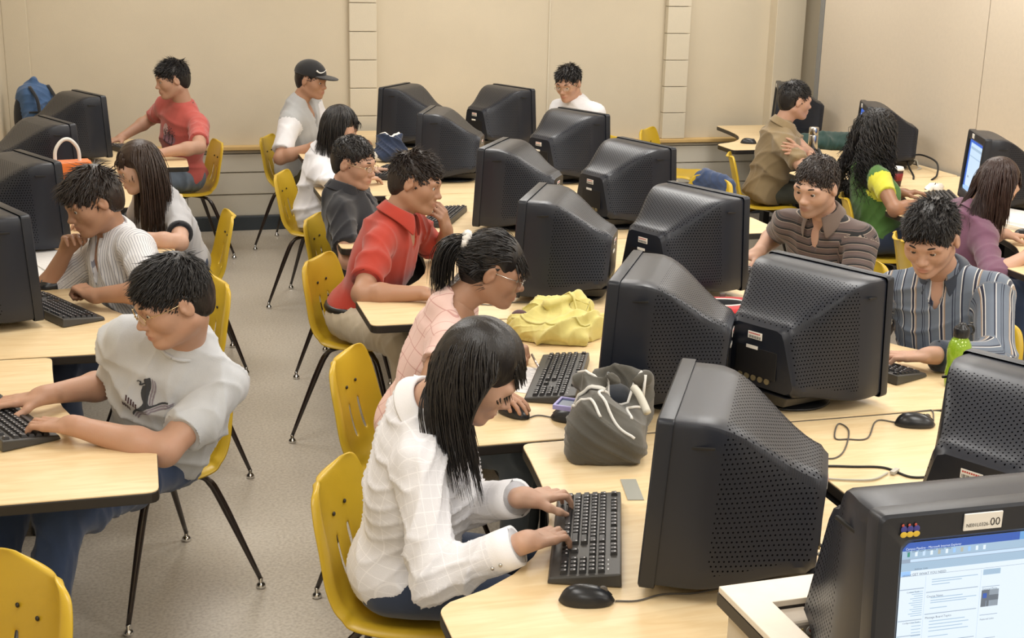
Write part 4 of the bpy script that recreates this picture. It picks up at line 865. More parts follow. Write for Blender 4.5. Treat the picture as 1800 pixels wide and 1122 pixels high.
lm = copy_tree(mp_); lm.location = (1.182, 1.475, TF+.002); lm.rotation_euler = (0, 0, R(89.5)); lm['label'] = 'charcoal CRT monitor showing a web page, at the lower right corner on the lectern'
rows = [(0, 0, 1, 1, 'page'), (0, 0, 1, .045, 'titler'), (0, 0, .55, .045, 'title'), (0, .045, 1, .25, 'bar'), (0, .145, 1, .178, 'grey'), (.08, .15, .85, .174, 'page'), (0, .25, 1, .252, 'grey'), (0, .252, 1, 1, 'white'), (0, .30, 1, .303, 'grey'), (.0, .255, .095, .298, 'sky')]
rows += [(.05+i*.075, .085, .075+i*.075, .125, c) for i, c in enumerate(['green', 'white', 'page', 'white', 'yel', 'white', 'sky', 'yel', 'sky', 'white', 'white'])]
for v in (.415, .70, .84, .97): rows.append((.0, v, .235, v+.006, 'grey'))
for v in (.46, .66, .92): rows.append((.26, v, .78, v+.006, 'grey'))
for v in (.47, .73, .95): rows.append((.82, v, 1.0, v+.005, 'grey'))
rows += [(.245, .31, .247, 1, 'bar'), (.80, .31, .802, 1, 'bar'), (.82, .31, .995, .36, 'bar'), (.82, .50, .995, .655, 'pic2'), (.82, .50, .90, .655, 'pic'), (.835, .53, .875, .575, 'title'), (.90, .55, .995, .60, 'pic'), (.87, .6, .875, .655, 'grey'), (.91, .61, .915, .655, 'grey')]
for j in range(12): rows.append((.09+(j*37 % 5)*.012, .44+j*.0195, .225, .446+j*.0195, 'bar'))
for j in range(9): rows.append((.13, .72+j*.03, .225, .726+j*.03, 'bar'))
for j, (a_, c_) in enumerate(((.34, .76), (.36, .6), (.385, .48), (.505, .62), (.53, .76), (.55, .66), (.60, .47), (.72, .66), (.75, .70), (.78, .64), (.81, .70), (.86, .5))): rows.append((.30, a_, c_, a_+.007, 'bar'))
rows = rows[:1]+[(0, 0, 1, .045, 'titler'), (0, 0, .55, .045, 'title'), (0, .045, 1, .158, 'bar'), (0, .09, 1, .112, 'grey'), (.04, .093, .85, .109, 'page'), (0, .158, 1, 1, 'white')]+[(r_[0]*.47 if r_[0] else 0, r_[1]*.62, r_[2]*.47 if r_[2] < 1 or r_[1] > .4 else 1, r_[3]*.62, r_[4]) for r_ in rows[8:]]
lit_screen(lm, rows, [(t_[0]*.47, t_[1]*.62+(.012 if t_[1] < .05 else 0), t_[2]*.56, t_[3], t_[4]) for t_ in [(.02, .036, .0085, 'Campus Pipeline - Microsoft Internet Explorer', 'white'), (.03, .078, .0075, 'File   Edit   View   Favorites   Tools   Help', 'dark'), (.10, .290, .0095, 'GET WHAT YOU NEED', 'dark'), (.005, .290, .0095, 'uscout', 'dark'), (.26, .505, .0085, 'Course News', 'dark'), (.26, .70, .0085, 'Message Board Topics', 'dark'), (.82, .495, .007, 'Featured Photo', 'dark'), (.82, .775, .007, 'Featured Links', 'dark'), (.06, .445, .006, 'Content Tools', 'dark'), (.04, .725, .006, 'Configuration Tools', 'dark'), (.11, .30, .008, '', 'dark'), (.12, .24, .0065, 'Address  Links', 'dark')]])
b = MB(); b.box(tiltm@Vector((-.0015, .056, .380)), (.003, .062, .026)); fs_ = b.obj('face_sticker', M['label'], lm, bevel=.001); bt = MB()
o_ = tiltm@Vector((-.0034, .084, .373)); mx = lambda o_: Matrix(((0, .06, 0, o_.x), (-1, 0, 0, o_.y), (0, 1, 0, o_.z), (0, 0, 0, 1))); text_mesh(bt, 'NE01L0326-', .0075, mx(o_)); text_mesh(bt, '00', .017, mx(tiltm@Vector((-.0034, .0455, .3725)))); bt.obj('sticker_lettering', M['barcode'], fs_)
bm_ = MB(); o_ = Vector((-.0012, .172, .375)); BIR = [mat('emblem_blue', (.05, .05, .28), .5), mat('emblem_yellow', (.75, .52, .05), .5), mat('emblem_red', (.5, .08, .05), .5)]
for k, dy in enumerate((.010, 0, -.010)):
    bm_.cur = 0; bm_.ell(tiltm@(o_+Vector((0, dy, .003))), (.0008, .0052, .0055), 10, 8); bm_.cur = 1; bm_.ell(tiltm@(o_+Vector((-.0003, dy, -.0045))), (.0008, .0058, .0045), 10, 8); bm_.cur = 2; bm_.ell(tiltm@(o_+Vector((-.0003, dy+.002, .0095))), (.0008, .0022, .0022), 8, 6)
bm_.obj('emblem', BIR, lm, True)
# ------------------------------------------------------------------ keyboards and mice
keyboard('black keyboard under the hands of the woman in the white shirt', .930, 2.605, -20)
keyboard('black keyboard between the ponytailed woman\'s sheet and the grey bag', 1.215, 3.73, -24)
keyboard('black keyboard under the right hand of the blue-striped man', 2.235, 3.70, 202)
keyboard('black keyboard at the left edge under the hands of the man in the pale T-shirt', -.415, 3.69, 205)
keyboard('black keyboard beside the elbow of the man resting his chin', -.33, 4.87, 208)
for lb, x, y, a in (('black keyboard behind the ponytailed woman\'s head', 1.27, 5.05, -25), ('black keyboard in front of the red polo man\'s raised hand', 1.42, 6.30, -26), ('black keyboard between the blouse woman and her monitor', 1.39, 7.68, -24), ('black keyboard beside the brown-striped man\'s hand', 2.36, 5.08, 202), ('black keyboard at the curly-haired woman\'s hands', 4.27, 6.32, -24), ('black keyboard beside the steel flask', 4.33, 7.98, -24), ('black keyboard in front of the man in red', -.06, 8.75, 205)):
    keyboard(lb, x, y, a, False)
mouse('black mouse with grey cord below the nearest keyboard', .835, 2.325, -14, [(.893, 2.312), (.938, 2.303), (1.0, 2.317), (1.066, 2.307), (1.134, 2.32), (1.2, 2.36)])
mouse('black mouse with coiled cord lying alone on the right-hand desk', 2.10, 3.125, -18, [(2.155, 3.115), (2.217, 3.215), (2.204, 3.228), (2.144, 3.215), (2.067, 3.156), (2.01, 3.18), (1.909, 3.058), (1.849, 3.062), (1.819, 3.078), (1.886, 3.18), (1.887, 3.123), (1.802, 2.993), (1.744, 2.941), (1.70, 2.95)])
mouse('black mouse under the ponytailed woman\'s hand', .995, 3.455, -60, [(1.02, 3.41), (1.06, 3.43), (1.10, 3.40)])
mouse('dark oval mouse half under the grey bag', 1.14, 3.375, 150)
mouse('black mouse on the far right desk by the khaki man', 4.18, 8.62, -30)
mouse('black mouse in front of the white binder at the right edge', 4.13, 5.40, -40)
mouse('black mouse beside the striped man\'s papers', -.36, 5.22, 200)
def cable(name, label, pts, r, m, z=TZ+.003):
    c0 = Vector((pts[0][0], pts[0][1], z)); b = MB(); b.tube([p-c0 for p in spline([(p[0], p[1], p[2] if len(p) > 2 else z) for p in pts], 8)], r, 8); return tag(b.obj(name, m, None, True, loc=c0), label, 'cable')
cable('power_cable', 'thick black cable across the desk in front of the stickered monitor', [(1.60, 2.86), (1.671, 2.893), (1.76, 2.873), (1.837, 2.848), (1.87, 2.777), (1.935, 2.765)], .0035, M['cordb'])
pc = cable('signal_cable', 'thin pale cable with a plug beside the thick black cable', [(1.61, 2.83), (1.70, 2.792), (1.765, 2.781), (1.825, 2.812)], .0026, M['cordw'], TZ+.004); b = MB(); b.box((.235, -.018, .003), (.035, .012, .008), Matrix.Rotation(R(35), 3, 'Z')); b.obj('plug', M['cordw'], pc)
cable('cord', 'thin grey cord behind the ponytailed woman\'s chin', [(1.20, 4.66), (1.26, 4.64), (1.33, 4.665), (1.42, 4.66), (1.52, 4.72)], .0022, M['cord'])
cable('cable_loop', 'black cable looping beside the lidded paper cup', [(4.62, 6.98), (4.70, 7.05, .75), (4.80, 7.22, .80), (4.80, 7.40, .82), (4.72, 7.42, .80), (4.66, 7.3, .76), (4.60, 7.15), (4.52, 7.02)], .006, M['cordb'])
# ------------------------------------------------------------------ people
WHT = cloth('white_cotton', (.74, .74, .77)); GRY = cloth('pale_grey_jersey', (.52, .54, .57)); SHW = cloth('white_shirt', (.80, .80, .85)); RED = cloth('red_pique', (.42, .038, .020)); REDT = cloth('faded_red_jersey', (.50, .10, .085)); NAV = cloth('black_cotton', (.012, .013, .018))
KHA = cloth('khaki_cotton', (.26, .19, .10)); PUR = cloth('purple_poplin', (.165, .07, .12)); GRN = cloth('green_jersey', (.07, .17, .035)); YEL = cloth('yellow_jersey', (.62, .60, .05)); HEA = cloth('heather_jersey', (.44, .44, .46)); SWT = cloth('grey_sweat', (.42, .43, .44))
JN = cloth('blue_denim', (.035, .06, .13)); JND = cloth('dark_denim', (.022, .035, .07)); CHI = cloth('beige_chino', (.50, .43, .32)); BLK = cloth('black_trousers', (.012, .012, .014)); CAM = cloth('camouflage', (.10, .09, .045)); OLV = cloth('olive_trousers', (.055, .058, .045)); GJN = cloth('grey_denim', (.12, .15, .19)); COL = cloth('dark_knit', (.03, .04, .06)); DBR = cloth('brown_rib', (.10, .05, .035))
STB = stripe_mat('blue_stripes', [(0, (.13, .16, .21)), (.16, (.60, .58, .55)), (.19, (.012, .016, .04)), (.27, (.60, .58, .55)), (.30, (.30, .22, .16)), (.35, (.13, .16, .21)), (.56, (.015, .02, .045)), (.59, (.13, .16, .21)), (.64, (.015, .02, .045)), (.66, (.13, .16, .21)), (.80, (.60, .60, .60)), (.83, (.012, .016, .04)), (.88, (.13, .16, .21))], .105, 'X')
STR = stripe_mat('brown_stripes', [(0, (.115, .082, .075)), (.30, (.33, .27, .22)), (.36, (.012, .012, .014)), (.62, (.115, .082, .075)), (.70, (.06, .05, .05)), (.80, (.115, .082, .075))], .030, 'Y')
STRV = stripe_mat('brown_stripes_collar', [(0, (.14, .10, .08)), (.4, (.55, .5, .42)), (.5, (.012, .012, .014))], .02, 'X')
STW = stripe_mat('fine_pinstripe', [(0, (.66, .66, .68)), (.78, (.24, .25, .30))], .011, 'X'); PNK = grid_mat('pink_check', (.78, .55, .50), (.60, .33, .30), .045, .05, .06)
WIN = grid_mat('white_windowpane', (.76, .76, .80), (.86, .86, .90), .028, .03, .08)
BOY = dict(kind='short', len=.036, mess=.25, lift=.5, sweep=(.2, 0, .1), grav=.02)
P = {}
P['white'] = person('woman in a white button shirt with long straight black hair typing at the nearest keyboard', (.57, 2.95), -25, (.605, 2.87, .985), (.715, 2.79, 1.09), (-12, 38, 0), sh=-18, near=2, fem=1, skin=SKP, hairm=HB,
    RH=dict(w=(.755, 2.50, .795), f=(.92, 2.60, .768), e=(.50, 2.66, .70), pose='type'), LH=dict(w=(.81, 2.72, .80), f=(.97, 2.785, .775), e=(.66, 3.05, .72), pose='type'),
    hair=dict(kind='long', len=.29, drift=(.32, 0, 0), n=1500, cover_ears=1, fringe=.036, seed=2, grav=.8, part=.0, flare=.0, vol=.004, keepface=True), shirt=dict(mat=WIN, sleeve='long', fore=.88, loose=.024, collar=WIN, collarw=1.5, open=40, neckline='open', fold=.024, ffreq=25, seed=3, hem=-.10, hemtilt=.0, cuff=WIN, cuffw=.065, cuffr=.003), trousers=JND, legs=dict(spread=.03))
P['pink'] = person('woman with a ponytail and glasses in a pink checked top, writing and holding a mouse', (.80, 3.94), -26, (.915, 3.86, .96), (1.03, 3.85, 1.065), (-16, 20, 0), sh=-18, near=2, fem=1, skin=SKT, hairm=HB,
    RH=dict(w=(.945, 3.54, .785), f=(1.0, 3.43, .775), e=(.75, 3.6, .72), pose='mouse'), LH=dict(w=(1.12, 4.0, .785), f=(1.18, 3.89, .765), e=(1.05, 4.25, .7), pose='pen'),
    hair=dict(kind='pony', n=500, seed=4, hairline=-.002), glasses=dict(r=.019, h=.72, mat=M['steel']), shirt=dict(mat=PNK, sleeve='cap', loose=.012, neckline='scoop', fold=.012, seed=5), trousers=GJN)
P['polo'] = person('man in a red polo and beige trousers resting his cheek on one hand', (.84, 5.31), -35, (.975, 5.16, .985), (1.05, 5.15, 1.115), (-26, 14, -6), sh=-30, near=1, skin=SKT, hairm=HDB, size=.96,
    RH=dict(w=(1.0, 4.74, .765), f=(1.09, 4.66, .762), e=(.80, 4.86, .77), pose='rest'), LH=dict(w=(1.20, 5.24, .90), f=(1.165, 5.20, 1.01), e=(1.30, 5.40, .72), pose='half', n=(.6, -.5, 0)),
    hair=dict(BOY, len=.042), shirt=dict(mat=RED, hem=.055, sleeve='short', frac=.72, loose=.016, collar=RED, neckline='v', fold=.016, seed=7, cuff=RED, cuffr=.003), trousers=CHI, legyaw=-62, legs=dict(dx=.02))
P['dark'] = person('man in a black shirt and thin glasses slouching behind the red polo man', (1.0, 6.14), -20, (.90, 6.14, .915), (.955, 6.13, 1.045), (-38, 12, 0), sh=-24, near=1, skin=SKA, hairm=HB, size=.95,
    RH=dict(w=(1.03, 5.92, .765), f=(1.16, 5.98, .76), e=(.80, 5.90, .76), pose='rest'), LH=dict(w=(1.25, 6.5, .775), f=(1.35, 6.45, .765), pose='type'),
    hair=dict(kind='buzz', n=500, len=.016, lift=.6, mess=.2), glasses=dict(r=.019, h=.7), shirt=dict(mat=NAV, sleeve='short', frac=.7, loose=.02, collar=NAV, neckline='v', fold=.014, seed=9), trousers=BLK)
P['blouse'] = person('woman in a white blouse with a short black bob', (.96, 7.50), -15, (.985, 7.42, .915), (1.075, 7.38, 1.05), (-4, 22, 0), sh=-14, near=1, fem=1, skin=SKP, hairm=HB, size=.97,
    RH=dict(w=(1.20, 7.28, .78), f=(1.30, 7.35, .765), e=(.92, 7.10, .74), pose='rest'), LH=dict(w=(1.27, 7.6, .78), f=(1.38, 7.62, .765)),
    hair=dict(kind='bob', len=.17, n=600, fringe=.06, cover_ears=0, seed=5, grav=.5, part=.0, crown=(-.05, 0, .12)), shirt=dict(mat=SHW, sleeve='long', fore=.5, loose=.026, collar=SHW, neckline='v', fold=.018, seed=11, hem=-.09), trousers=BLK)
P['cap'] = person('man in a black cap and grey hooded vest by the back wall', (1.02, 9.10), -22, (1.025, 8.90, 1.02), (1.105, 8.87, 1.165), (-36, 10, 0), sh=-30, near=0, skin=SKT, hairm=HB,
    RH=dict(w=(1.08, 8.53, .78), f=(1.18, 8.53, .765), e=(.86, 8.75, .80)), LH=dict(w=(1.35, 8.85, .78), f=(1.45, 8.83, .765)),
    hair=dict(kind='buzz', n=300, len=.016), shirt=dict(mat=SWT, sleeve_mat=WHT, sleeve='short', frac=.8, loose=.03, fold=.008, seed=13, hem=-.1, neckline='open'), trousers=CAM)
P['red'] = person('man in a faded red T-shirt with a palm tree print at the far left', (.27, 8.96), 200, (.275, 8.78, 1.02), (.212, 8.75, 1.185), (190, 12, 0), sh=215, near=1, skin=SKA, hairm=HB,
    LH=dict(w=(.10, 8.36, .775), f=(-.02, 8.44, .765), e=(.36, 8.28, .76)), RH=dict(w=(-.12, 9.05, .785), f=(-.2, 8.98, .765), e=(.0, 9.28, .82)),
    hair=dict(BOY, kind='spiky', len=.042, lift=.5, sweep=(.5, 0, .1), grav=.0), shirt=dict(mat=REDT, sleeve='short', frac=.72, loose=.018, band=DBR, fold=.013, seed=15, hem=-.06), trousers=GJN, legs=dict(dx=.1))
P['girl'] = person('woman with long brown hair in a grey T-shirt with black cuffs', (.16, 6.38), 196, (.075, 6.22, .905), (-.015, 6.20, 1.035), (188, 20, 0), sh=205, near=1, fem=1, skin=SKP, hairm=HBR,
    LH=dict(w=(-.08, 5.90, .78), f=(-.18, 5.95, .765), e=(.12, 5.80, .74), pose='rest'), RH=dict(w=(-.2, 6.35, .78), f=(-.3, 6.33, .765)),
    hair=dict(kind='long', len=.36, n=900, cover_ears=1, fringe=.05, seed=7, grav=.8, part=.02, flare=.03), shirt=dict(mat=HEA, sleeve='short', frac=.6, loose=.014, fold=.010, seed=17, cuff=NAV, cuffr=.003, cuffw=.022), trousers=JND)
P['stripe'] = person('man in a pinstriped white shirt resting his chin on his fist', (.03, 5.10), 198, (-.125, 5.15, .955), (-.185, 5.09, 1.085), (203, 22, 5), sh=212, near=1, skin=SKT, hairm=HDB, size=.96,
    LH=dict(w=(-.20, 4.86, .785), f=(-.255, 4.93, .81), e=(-.08, 4.68, .74), pose='fist'), RH=dict(w=(-.295, 5.20, .885), f=(-.262, 5.12, .985), e=(-.28, 5.3, .70), pose='half', n=(-.3, .8, 0)),
    hair=dict(BOY, kind='short', len=.06, mess=.3, sweep=(.35, 0, 0), lift=.4, grav=.08, vol=.006), shirt=dict(mat=STW, sleeve='short', frac=.74, loose=.024, collar=STW, collarw=1.3, neckline='open', fold=.014, seed=19, cuff=NAV, cuffr=.003, cuffw=.012), trousers=JND)
P['puma'] = person('man in wire glasses and a pale grey T-shirt with a leaping cat print', (-.01, 3.90), 206, (.085, 3.62, .955), (.062, 3.54, 1.095), (196, 20, 0), sh=238, shw=.152, near=2, skin=SKA, hairm=HB, size=1.0,
    LH=dict(w=(-.215, 3.475, .785), f=(-.33, 3.56, .77), e=(.075, 3.38, .70), pose='type', spread=1.2), RH=dict(w=(-.30, 3.745, .785), f=(-.41, 3.74, .772), e=(-.14, 4.02, .64), pose='type'),
    hair=dict(BOY, kind='short', len=.046, mess=.2, lift=.35, sweep=(.5, 0, 0), grav=.04), glasses=dict(r=.021, h=.72), shirt=dict(mat=GRY, sleeve='short', frac=.74, loose=.020, band=GRY, fold=.016, seed=21, hem=-.04), trousers=JN, legyaw=224, legs=dict(dx=.16, spread=.05, kz=-.01, thigh=.44))
P['glasses'] = person('man in glasses and a white T-shirt against the back wall', (3.06, 8.84), 203, (2.925, 8.77, 1.025), (2.855, 8.75, 1.15), (226, 20, 0), sh=215, near=0, skin=SKA, hairm=HB, LH=dict(w=(2.78, 8.6, .78), f=(2.68, 8.6, .765)), RH=dict(w=(2.72, 8.95, .78), f=(2.62, 8.93, .765)),
    hair=dict(BOY, len=.04), glasses=dict(r=.020, h=.7), shirt=dict(mat=WHT, sleeve='short', frac=.7, loose=.022, fold=.012, seed=23), trousers=JND)
P['khaki'] = person('man in a khaki shirt sitting with crossed arms by the steel flask', (3.98, 7.90), -16, (3.995, 7.77, .98), (4.065, 7.75, 1.13), (-4, 8, 0), sh=-18, near=1, skin=SKA, hairm=HB,
    RH=dict(w=(4.13, 7.60, .80), f=(4.12, 7.72, .84), e=(3.86, 7.44, .78), pose='flat'), LH=dict(w=(4.02, 7.55, .835), f=(3.92, 7.50, .86), e=(4.22, 7.85, .80), pose='flat', n=(.4, -.7, .2)),
    hair=dict(kind='buzz', n=600, len=.022, lift=.7, mess=.2), shirt=dict(mat=KHA, sleeve='short', frac=.62, loose=.024, collar=KHA, neckline='v', fold=.016, seed=25, hem=-.09), trousers=OLV)
P['curly'] = person('woman with long curly black hair in a green top with yellow sleeves', (3.92, 6.38), -20, (3.825, 6.42, .935), (3.895, 6.45, 1.09), (14, 14, 0), sh=-10, near=1, fem=1, skin=SKB, hairm=HB,
    RH=dict(w=(4.02, 6.07, .785), f=(4.13, 6.20, .775), e=(3.72, 6.0, .72), pose='rest'), LH=dict(w=(4.02, 6.34, .785), f=(4.12, 6.28, .80), pose='rest'),
    hair=dict(kind='curly', len=.36, n=900, cover_ears=1, fringe=.2, curl=.024, seed=9, grav=.6, vol=.02, flare=.09, keepface=True), shirt=dict(mat=GRN, sleeve_mat=YEL, sleeve='short', frac=.5, loose=.014, fold=.010, seed=27, hem=-.03), trousers=JND)
P['brown'] = person('man with dark sideburns in a brown horizontally striped polo', (2.90, 5.02), 202, (2.73, 4.87, .985), (2.66, 4.83, 1.115), (212, 16, -4), sh=216, near=1, skin=SKP, hairm=HDB, size=1.0, beard=.42,
    LH=dict(w=(2.58, 4.76, .78), f=(2.48, 4.82, .765), e=(2.80, 4.66, .74)), RH=dict(w=(2.55, 5.10, .78), f=(2.44, 5.08, .765), e=(2.72, 5.38, .75)),
    hair=dict(kind='short', n=800, len=.022, lift=.3, mess=.3), shirt=dict(mat=STR, sleeve='short', frac=.78, loose=.02, collar=STRV, neckline='v', fold=.010, seed=29), trousers=JN)
P['purple'] = person('woman with straight reddish-brown hair in a purple shirt at the right edge', (3.62, 5.32), -12, (3.695, 5.20, .91), (3.785, 5.19, 1.035), (0, 28, 0), sh=-8, near=1, fem=1, skin=SKP, hairm=HRB,
    RH=dict(w=(3.78, 4.88, .785), f=(3.89, 4.87, .77), e=(3.56, 4.92, .70), pose='rest'), LH=dict(w=(3.92, 5.28, .78), f=(4.02, 5.28, .765)),
    hair=dict(kind='long', len=.25, n=900, cover_ears=1, fringe=.05, seed=11, grav=.75, flare=.03), shirt=dict(mat=PUR, sleeve='long', fore=.42, loose=.022, collar=PUR, neckline='v', fold=.014, seed=31, hem=-.08), trousers=JN)
P['blue'] = person('heavy-set man in a blue vertically striped long-sleeved polo', (2.84, 3.98), 206, (2.685, 3.93, .965), (2.572, 3.855, 1.105), (222, 26, 0), sh=222, near=2, skin=SKA, hairm=HB, size=1.04, wide=1.10,
    LH=dict(w=(2.425, 3.56, .79), f=(2.325, 3.62, .775), e=(2.74, 3.56, .72), pose='type'), RH=dict(w=(2.36, 3.94, .79), f=(2.26, 3.88, .775), e=(2.45, 4.2, .74)),
    hair=dict(BOY, kind='short', len=.032, mess=.3, lift=.5, sweep=(.15, 0, .1), vol=.003), shirt=dict(mat=STB, sleeve='long', fore=.9, loose=.03, belly=.02, collar=COL, collarw=2.0, neckline='v', fold=.012, seed=33, cuff=COL, cuffw=.05, cuffr=.002), trousers=JND)
# ------------------------------------------------------------------ what people wear and carry
def local_sdf(T, lo, hi, h, build):
    g = SDF(lo, hi, h); build(g); V, Fq = g.mesh(); return V@T[:3, :3].T+T[:3, 3], Fq
i = P['cap']; T = i['T']; capm = cloth('black_cap', (.010, .010, .012))
def f(g): g.ell((-.014, 0, .045), (.110, .092, .092), .01); g.plane((0, 0, .038), (0, 0, -1))
V, Fq = local_sdf(T, (-.16, -.12, .0), (.13, .12, .16), .005, f); hat = link('cap', mesh_from('cap', V, Fq, [capm]), i['root'])
def f(g): g.ell((.105, 0, .043), (.085, .080, .010), .004)
V, Fq = local_sdf(T, (0, -.1, .02), (.22, .1, .08), .004, f); link('brim', mesh_from('brim', V, Fq, [capm]), hat)
b = MB(); TM = Matrix([list(map(float, r_)) for r_ in T]); sw = [(.074, -.030, .088), (.082, -.014, .082), (.090, .004, .092), (.086, .020, .104), (.088, .004, .088), (.084, -.010, .075), (.076, -.026, .078)]
path = [TM@Vector((x+.014, y-.016, z)) for x, y, z in ((.050, -.050, .084), (.068, -.034, .072), (.083, -.012, .080), (.088, .012, .096))]; b.tube(spline(path, 4), list(np.linspace(.006, .001, 13)), 6); b.obj('cap_mark', M['label'], hat, True)
N, cf, sd, u = i['N'], i['cf'], i['sd'], i['u']; b = MB(); b.tube(spline([N+sd*s*.075-cf*.06*(1-abs(s))+cf*.03*abs(s)**2-u*(.0+.10*max(abs(s)-1, 0)) for s in (-1.15, -.9, -.5, 0, .5, .9, 1.15)], 5), .026, 10, flat=.7); b.obj('hood', SWT, i['root'], True)
i = P['pink']; TM = Matrix([list(map(float, r_)) for r_ in i['T']]); b = MB(); r = np.random.default_rng(3)
b.tube([TM@Vector((-.112+r.normal()*.003, math.cos(q)*.026+r.normal()*.002, .05+math.sin(q)*.026)) for q in np.linspace(0, 2*math.pi, 30)], [.012+.005*math.sin(k*2.4) for k in range(30)], 9, cap=False); b.obj('scrunchie', cloth('white_fluff', (.75, .72, .68)), i['root'], True)
def ring_on(info, side, t, r, w, m, name, n=20):
    S, Eb, W, _ = info['joints'][side]; d = nz(W-Eb); c = W-d*t; b = MB(); x = nz(np.cross(d, A((0, 0, 1)))); y = np.cross(d, x); b.tube([c+x*math.cos(q)*r+y*math.sin(q)*r for q in np.linspace(0, 2*math.pi, n)], w, 7, cap=False); return b.obj(name, m, info['root'], True)
ring_on(P['pink'], 'L', .0, .028, .003, M['steel'], 'bracelet'); ring_on(P['purple'], 'R', .0, .031, .006, M['steel'], 'watch'); ring_on(P['curly'], 'R', .03, .030, .0025, M['edge'], 'hair_band')
i = P['polo']; b = MB(); H = i['H']+A((0, 0, .052)); dr = R(-35)
b.tube([H+A((math.cos(q)*.118*math.cos(dr)-math.sin(q)*.160*math.sin(dr), math.cos(q)*.118*math.sin(dr)+math.sin(q)*.160*math.cos(dr), 0)) for q in np.linspace(0, 2*math.pi, 40)], .016, 8, cap=False, flat=1.0); b.obj('belt', M['black'], i['root'], True)
# leaping-cat print
PT = [(430,350),(435,320),(470,300),(510,270),(535,300),(560,350),(580,420),(585,500),(595,580),(620,650),(650,675),(690,665),(740,620),(800,555),(860,500),(910,470),(960,460),(955,480),(900,505),(850,545),(790,600),(740,650),(690,700),(640,730),(600,790),(550,840),(500,880),(480,930),(470,990),(455,1020),(435,980),(445,910),(470,850),(510,790),(545,730),(550,700),(540,680),(490,640),(455,590),(440,530),(440,470),(470,440),(480,410),(460,420),(430,470),(395,490),(375,470),(390,440),(370,420),(350,430),(340,445),(330,430),(345,408),(385,400),(410,415),(405,450),(430,420),(450,390),(435,370)]
sc_ = 1/5600; ip = inpoly([((x-560)*sc_, (640-y)*sc_) for x, y in PT]); INK = mat('print_charcoal', (.045, .05, .06), .8); INK2 = mat('print_mauve', (.25, .22, .27), .8)
e1 = lambda x, y: ip(x-.008, y+.001) and not ip(x-.0035, y) and not ip(x, y); e2 = lambda x, y: ip(x-.016, y+.002) and not ip(x-.0115, y+.001) and not ip(x-.008, y) and not ip(x, y)
bars = lambda x, y: any(abs((x-bx)+(y-by)*.35) < .0022 and abs(y-by) < .0072 for bx, by in [(-.051+k*.0085, -.018-k*.0026) for k in range(5)]+[(-.056+k*.0075, -.044-k*.002) for k in range(4)])
PX, PZ = -.025, .13
decal(P['puma'], INK, ip, PX, PZ, .13, .15, .0013, 'cat_print'); decal(P['puma'], INK2, lambda x, y: e1(x, y) or e2(x, y), PX, PZ, .16, .15, .0013, 'cat_print_echo'); decal(P['puma'], mat('print_brown', (.05, .02, .025), .8), bars, PX, PZ, .16, .15, .0013, 'lettering_print')
# palm print on the red shirt
def palm(cx, cy, s):
    def f(x, y):
        dx, dy = x-cx, y-cy; r = math.hypot(dx, dy); a = math.atan2(dy, dx)
        return (r < s and abs(math.sin(a*3.5+r*6)) < .30+.2*(1-r/s)) or (abs(dx+dy*.12) < .0035 and -.075 < dy < 0)
    return f
palms = [palm(-.022, .002, .022), palm(.012, .022, .026), palm(.042, .006, .022)]
decal(P['red'], mat('print_moon', (.62, .42, .42), .8), lambda x, y: (x+.028)**2/.026**2+(y-.012)**2/.040**2 < 1 and not any(p_(x, y) for p_ in palms), 0, .155, .13, .14, .003, 'moon_print')
decal(P['red'], mat('print_palm', (.07, .05, .06), .8), lambda x, y: any(p_(x, y) for p_ in palms), 0, .155, .15, .16, .0025, 'palm_print', .003)
decal(P['red'], mat('print_haze', (.26, .13, .16), .8), lambda x, y: (x-.012)**2/.055**2+(y+.035)**2/.04**2 < 1 and not any(p_(x, y) for p_ in palms) and not (x+.028)**2/.026**2+(y-.012)**2/.040**2 < 1, 0, .155, .15, .16, .003, 'haze_print')
# shirt buttons on the nearest woman's cuff
i = P['white']; S, Eb, W, _ = i['joints']['R']; d = nz(W-Eb); y = nz(np.cross(d, np.cross(A((0, 0, 1)), d))); out = nz(np.cross(d, A((0, 0, 1))))
for t in (.055, .075): b = MB(); c = W-d*t+out*.047-A((0, 0, .012)); b.ell(c, (.0045, .0045, .0045), 10, 8); b.obj('cuff_button', M['steel'], i['root'], True)
# ------------------------------------------------------------------ soft things
def soft(name, label, cat, c, build, ext, h, m, amp=.01, freq=25, seed=1, rz=0):
    g = SDF((-ext[0], -ext[1], -.02), (ext[0], ext[1], ext[2]), h); build(g); g.plane((0, 0, .001), (0, 0, -1)); V, Fq = g.mesh(); k = V[:, 2] > .006; V2 = folds(V, Fq, amp, freq, seed); V = np.where(k[:, None], V2, V); V[:, 2] = np.maximum(V[:, 2], .001)
    o = link(name, mesh_from(name, V, Fq, [m]), None, c); o.rotation_euler = (0, 0, R(rz)); tag(o, label, cat); return o, BVHTree.FromPolygons([Vector(map(float, v)) for v in V], [tuple(map(int, f)) for f in Fq])
def drape(o, bvh, pts, r, m, name='piping', n=6, flat=1.0):
    out = []
    for p in spline([(x, y, 0) for x, y in pts], n):
        h_ = bvh.ray_cast(Vector((p.x, p.y, .8)), Vector((0, 0, -1))); out.append(Vector((p.x, p.y, (h_[0].z if h_[0] else .002)+r*.4)))
    b = MB(); b.tube(out, r, 7, flat=flat, upv=(0, 0, 1)); return b.obj(name, m, o, True)
GB = cloth('grey_canvas', (.080, .075, .062)); PIP = mat('white_piping', (.72, .71, .68), .6)
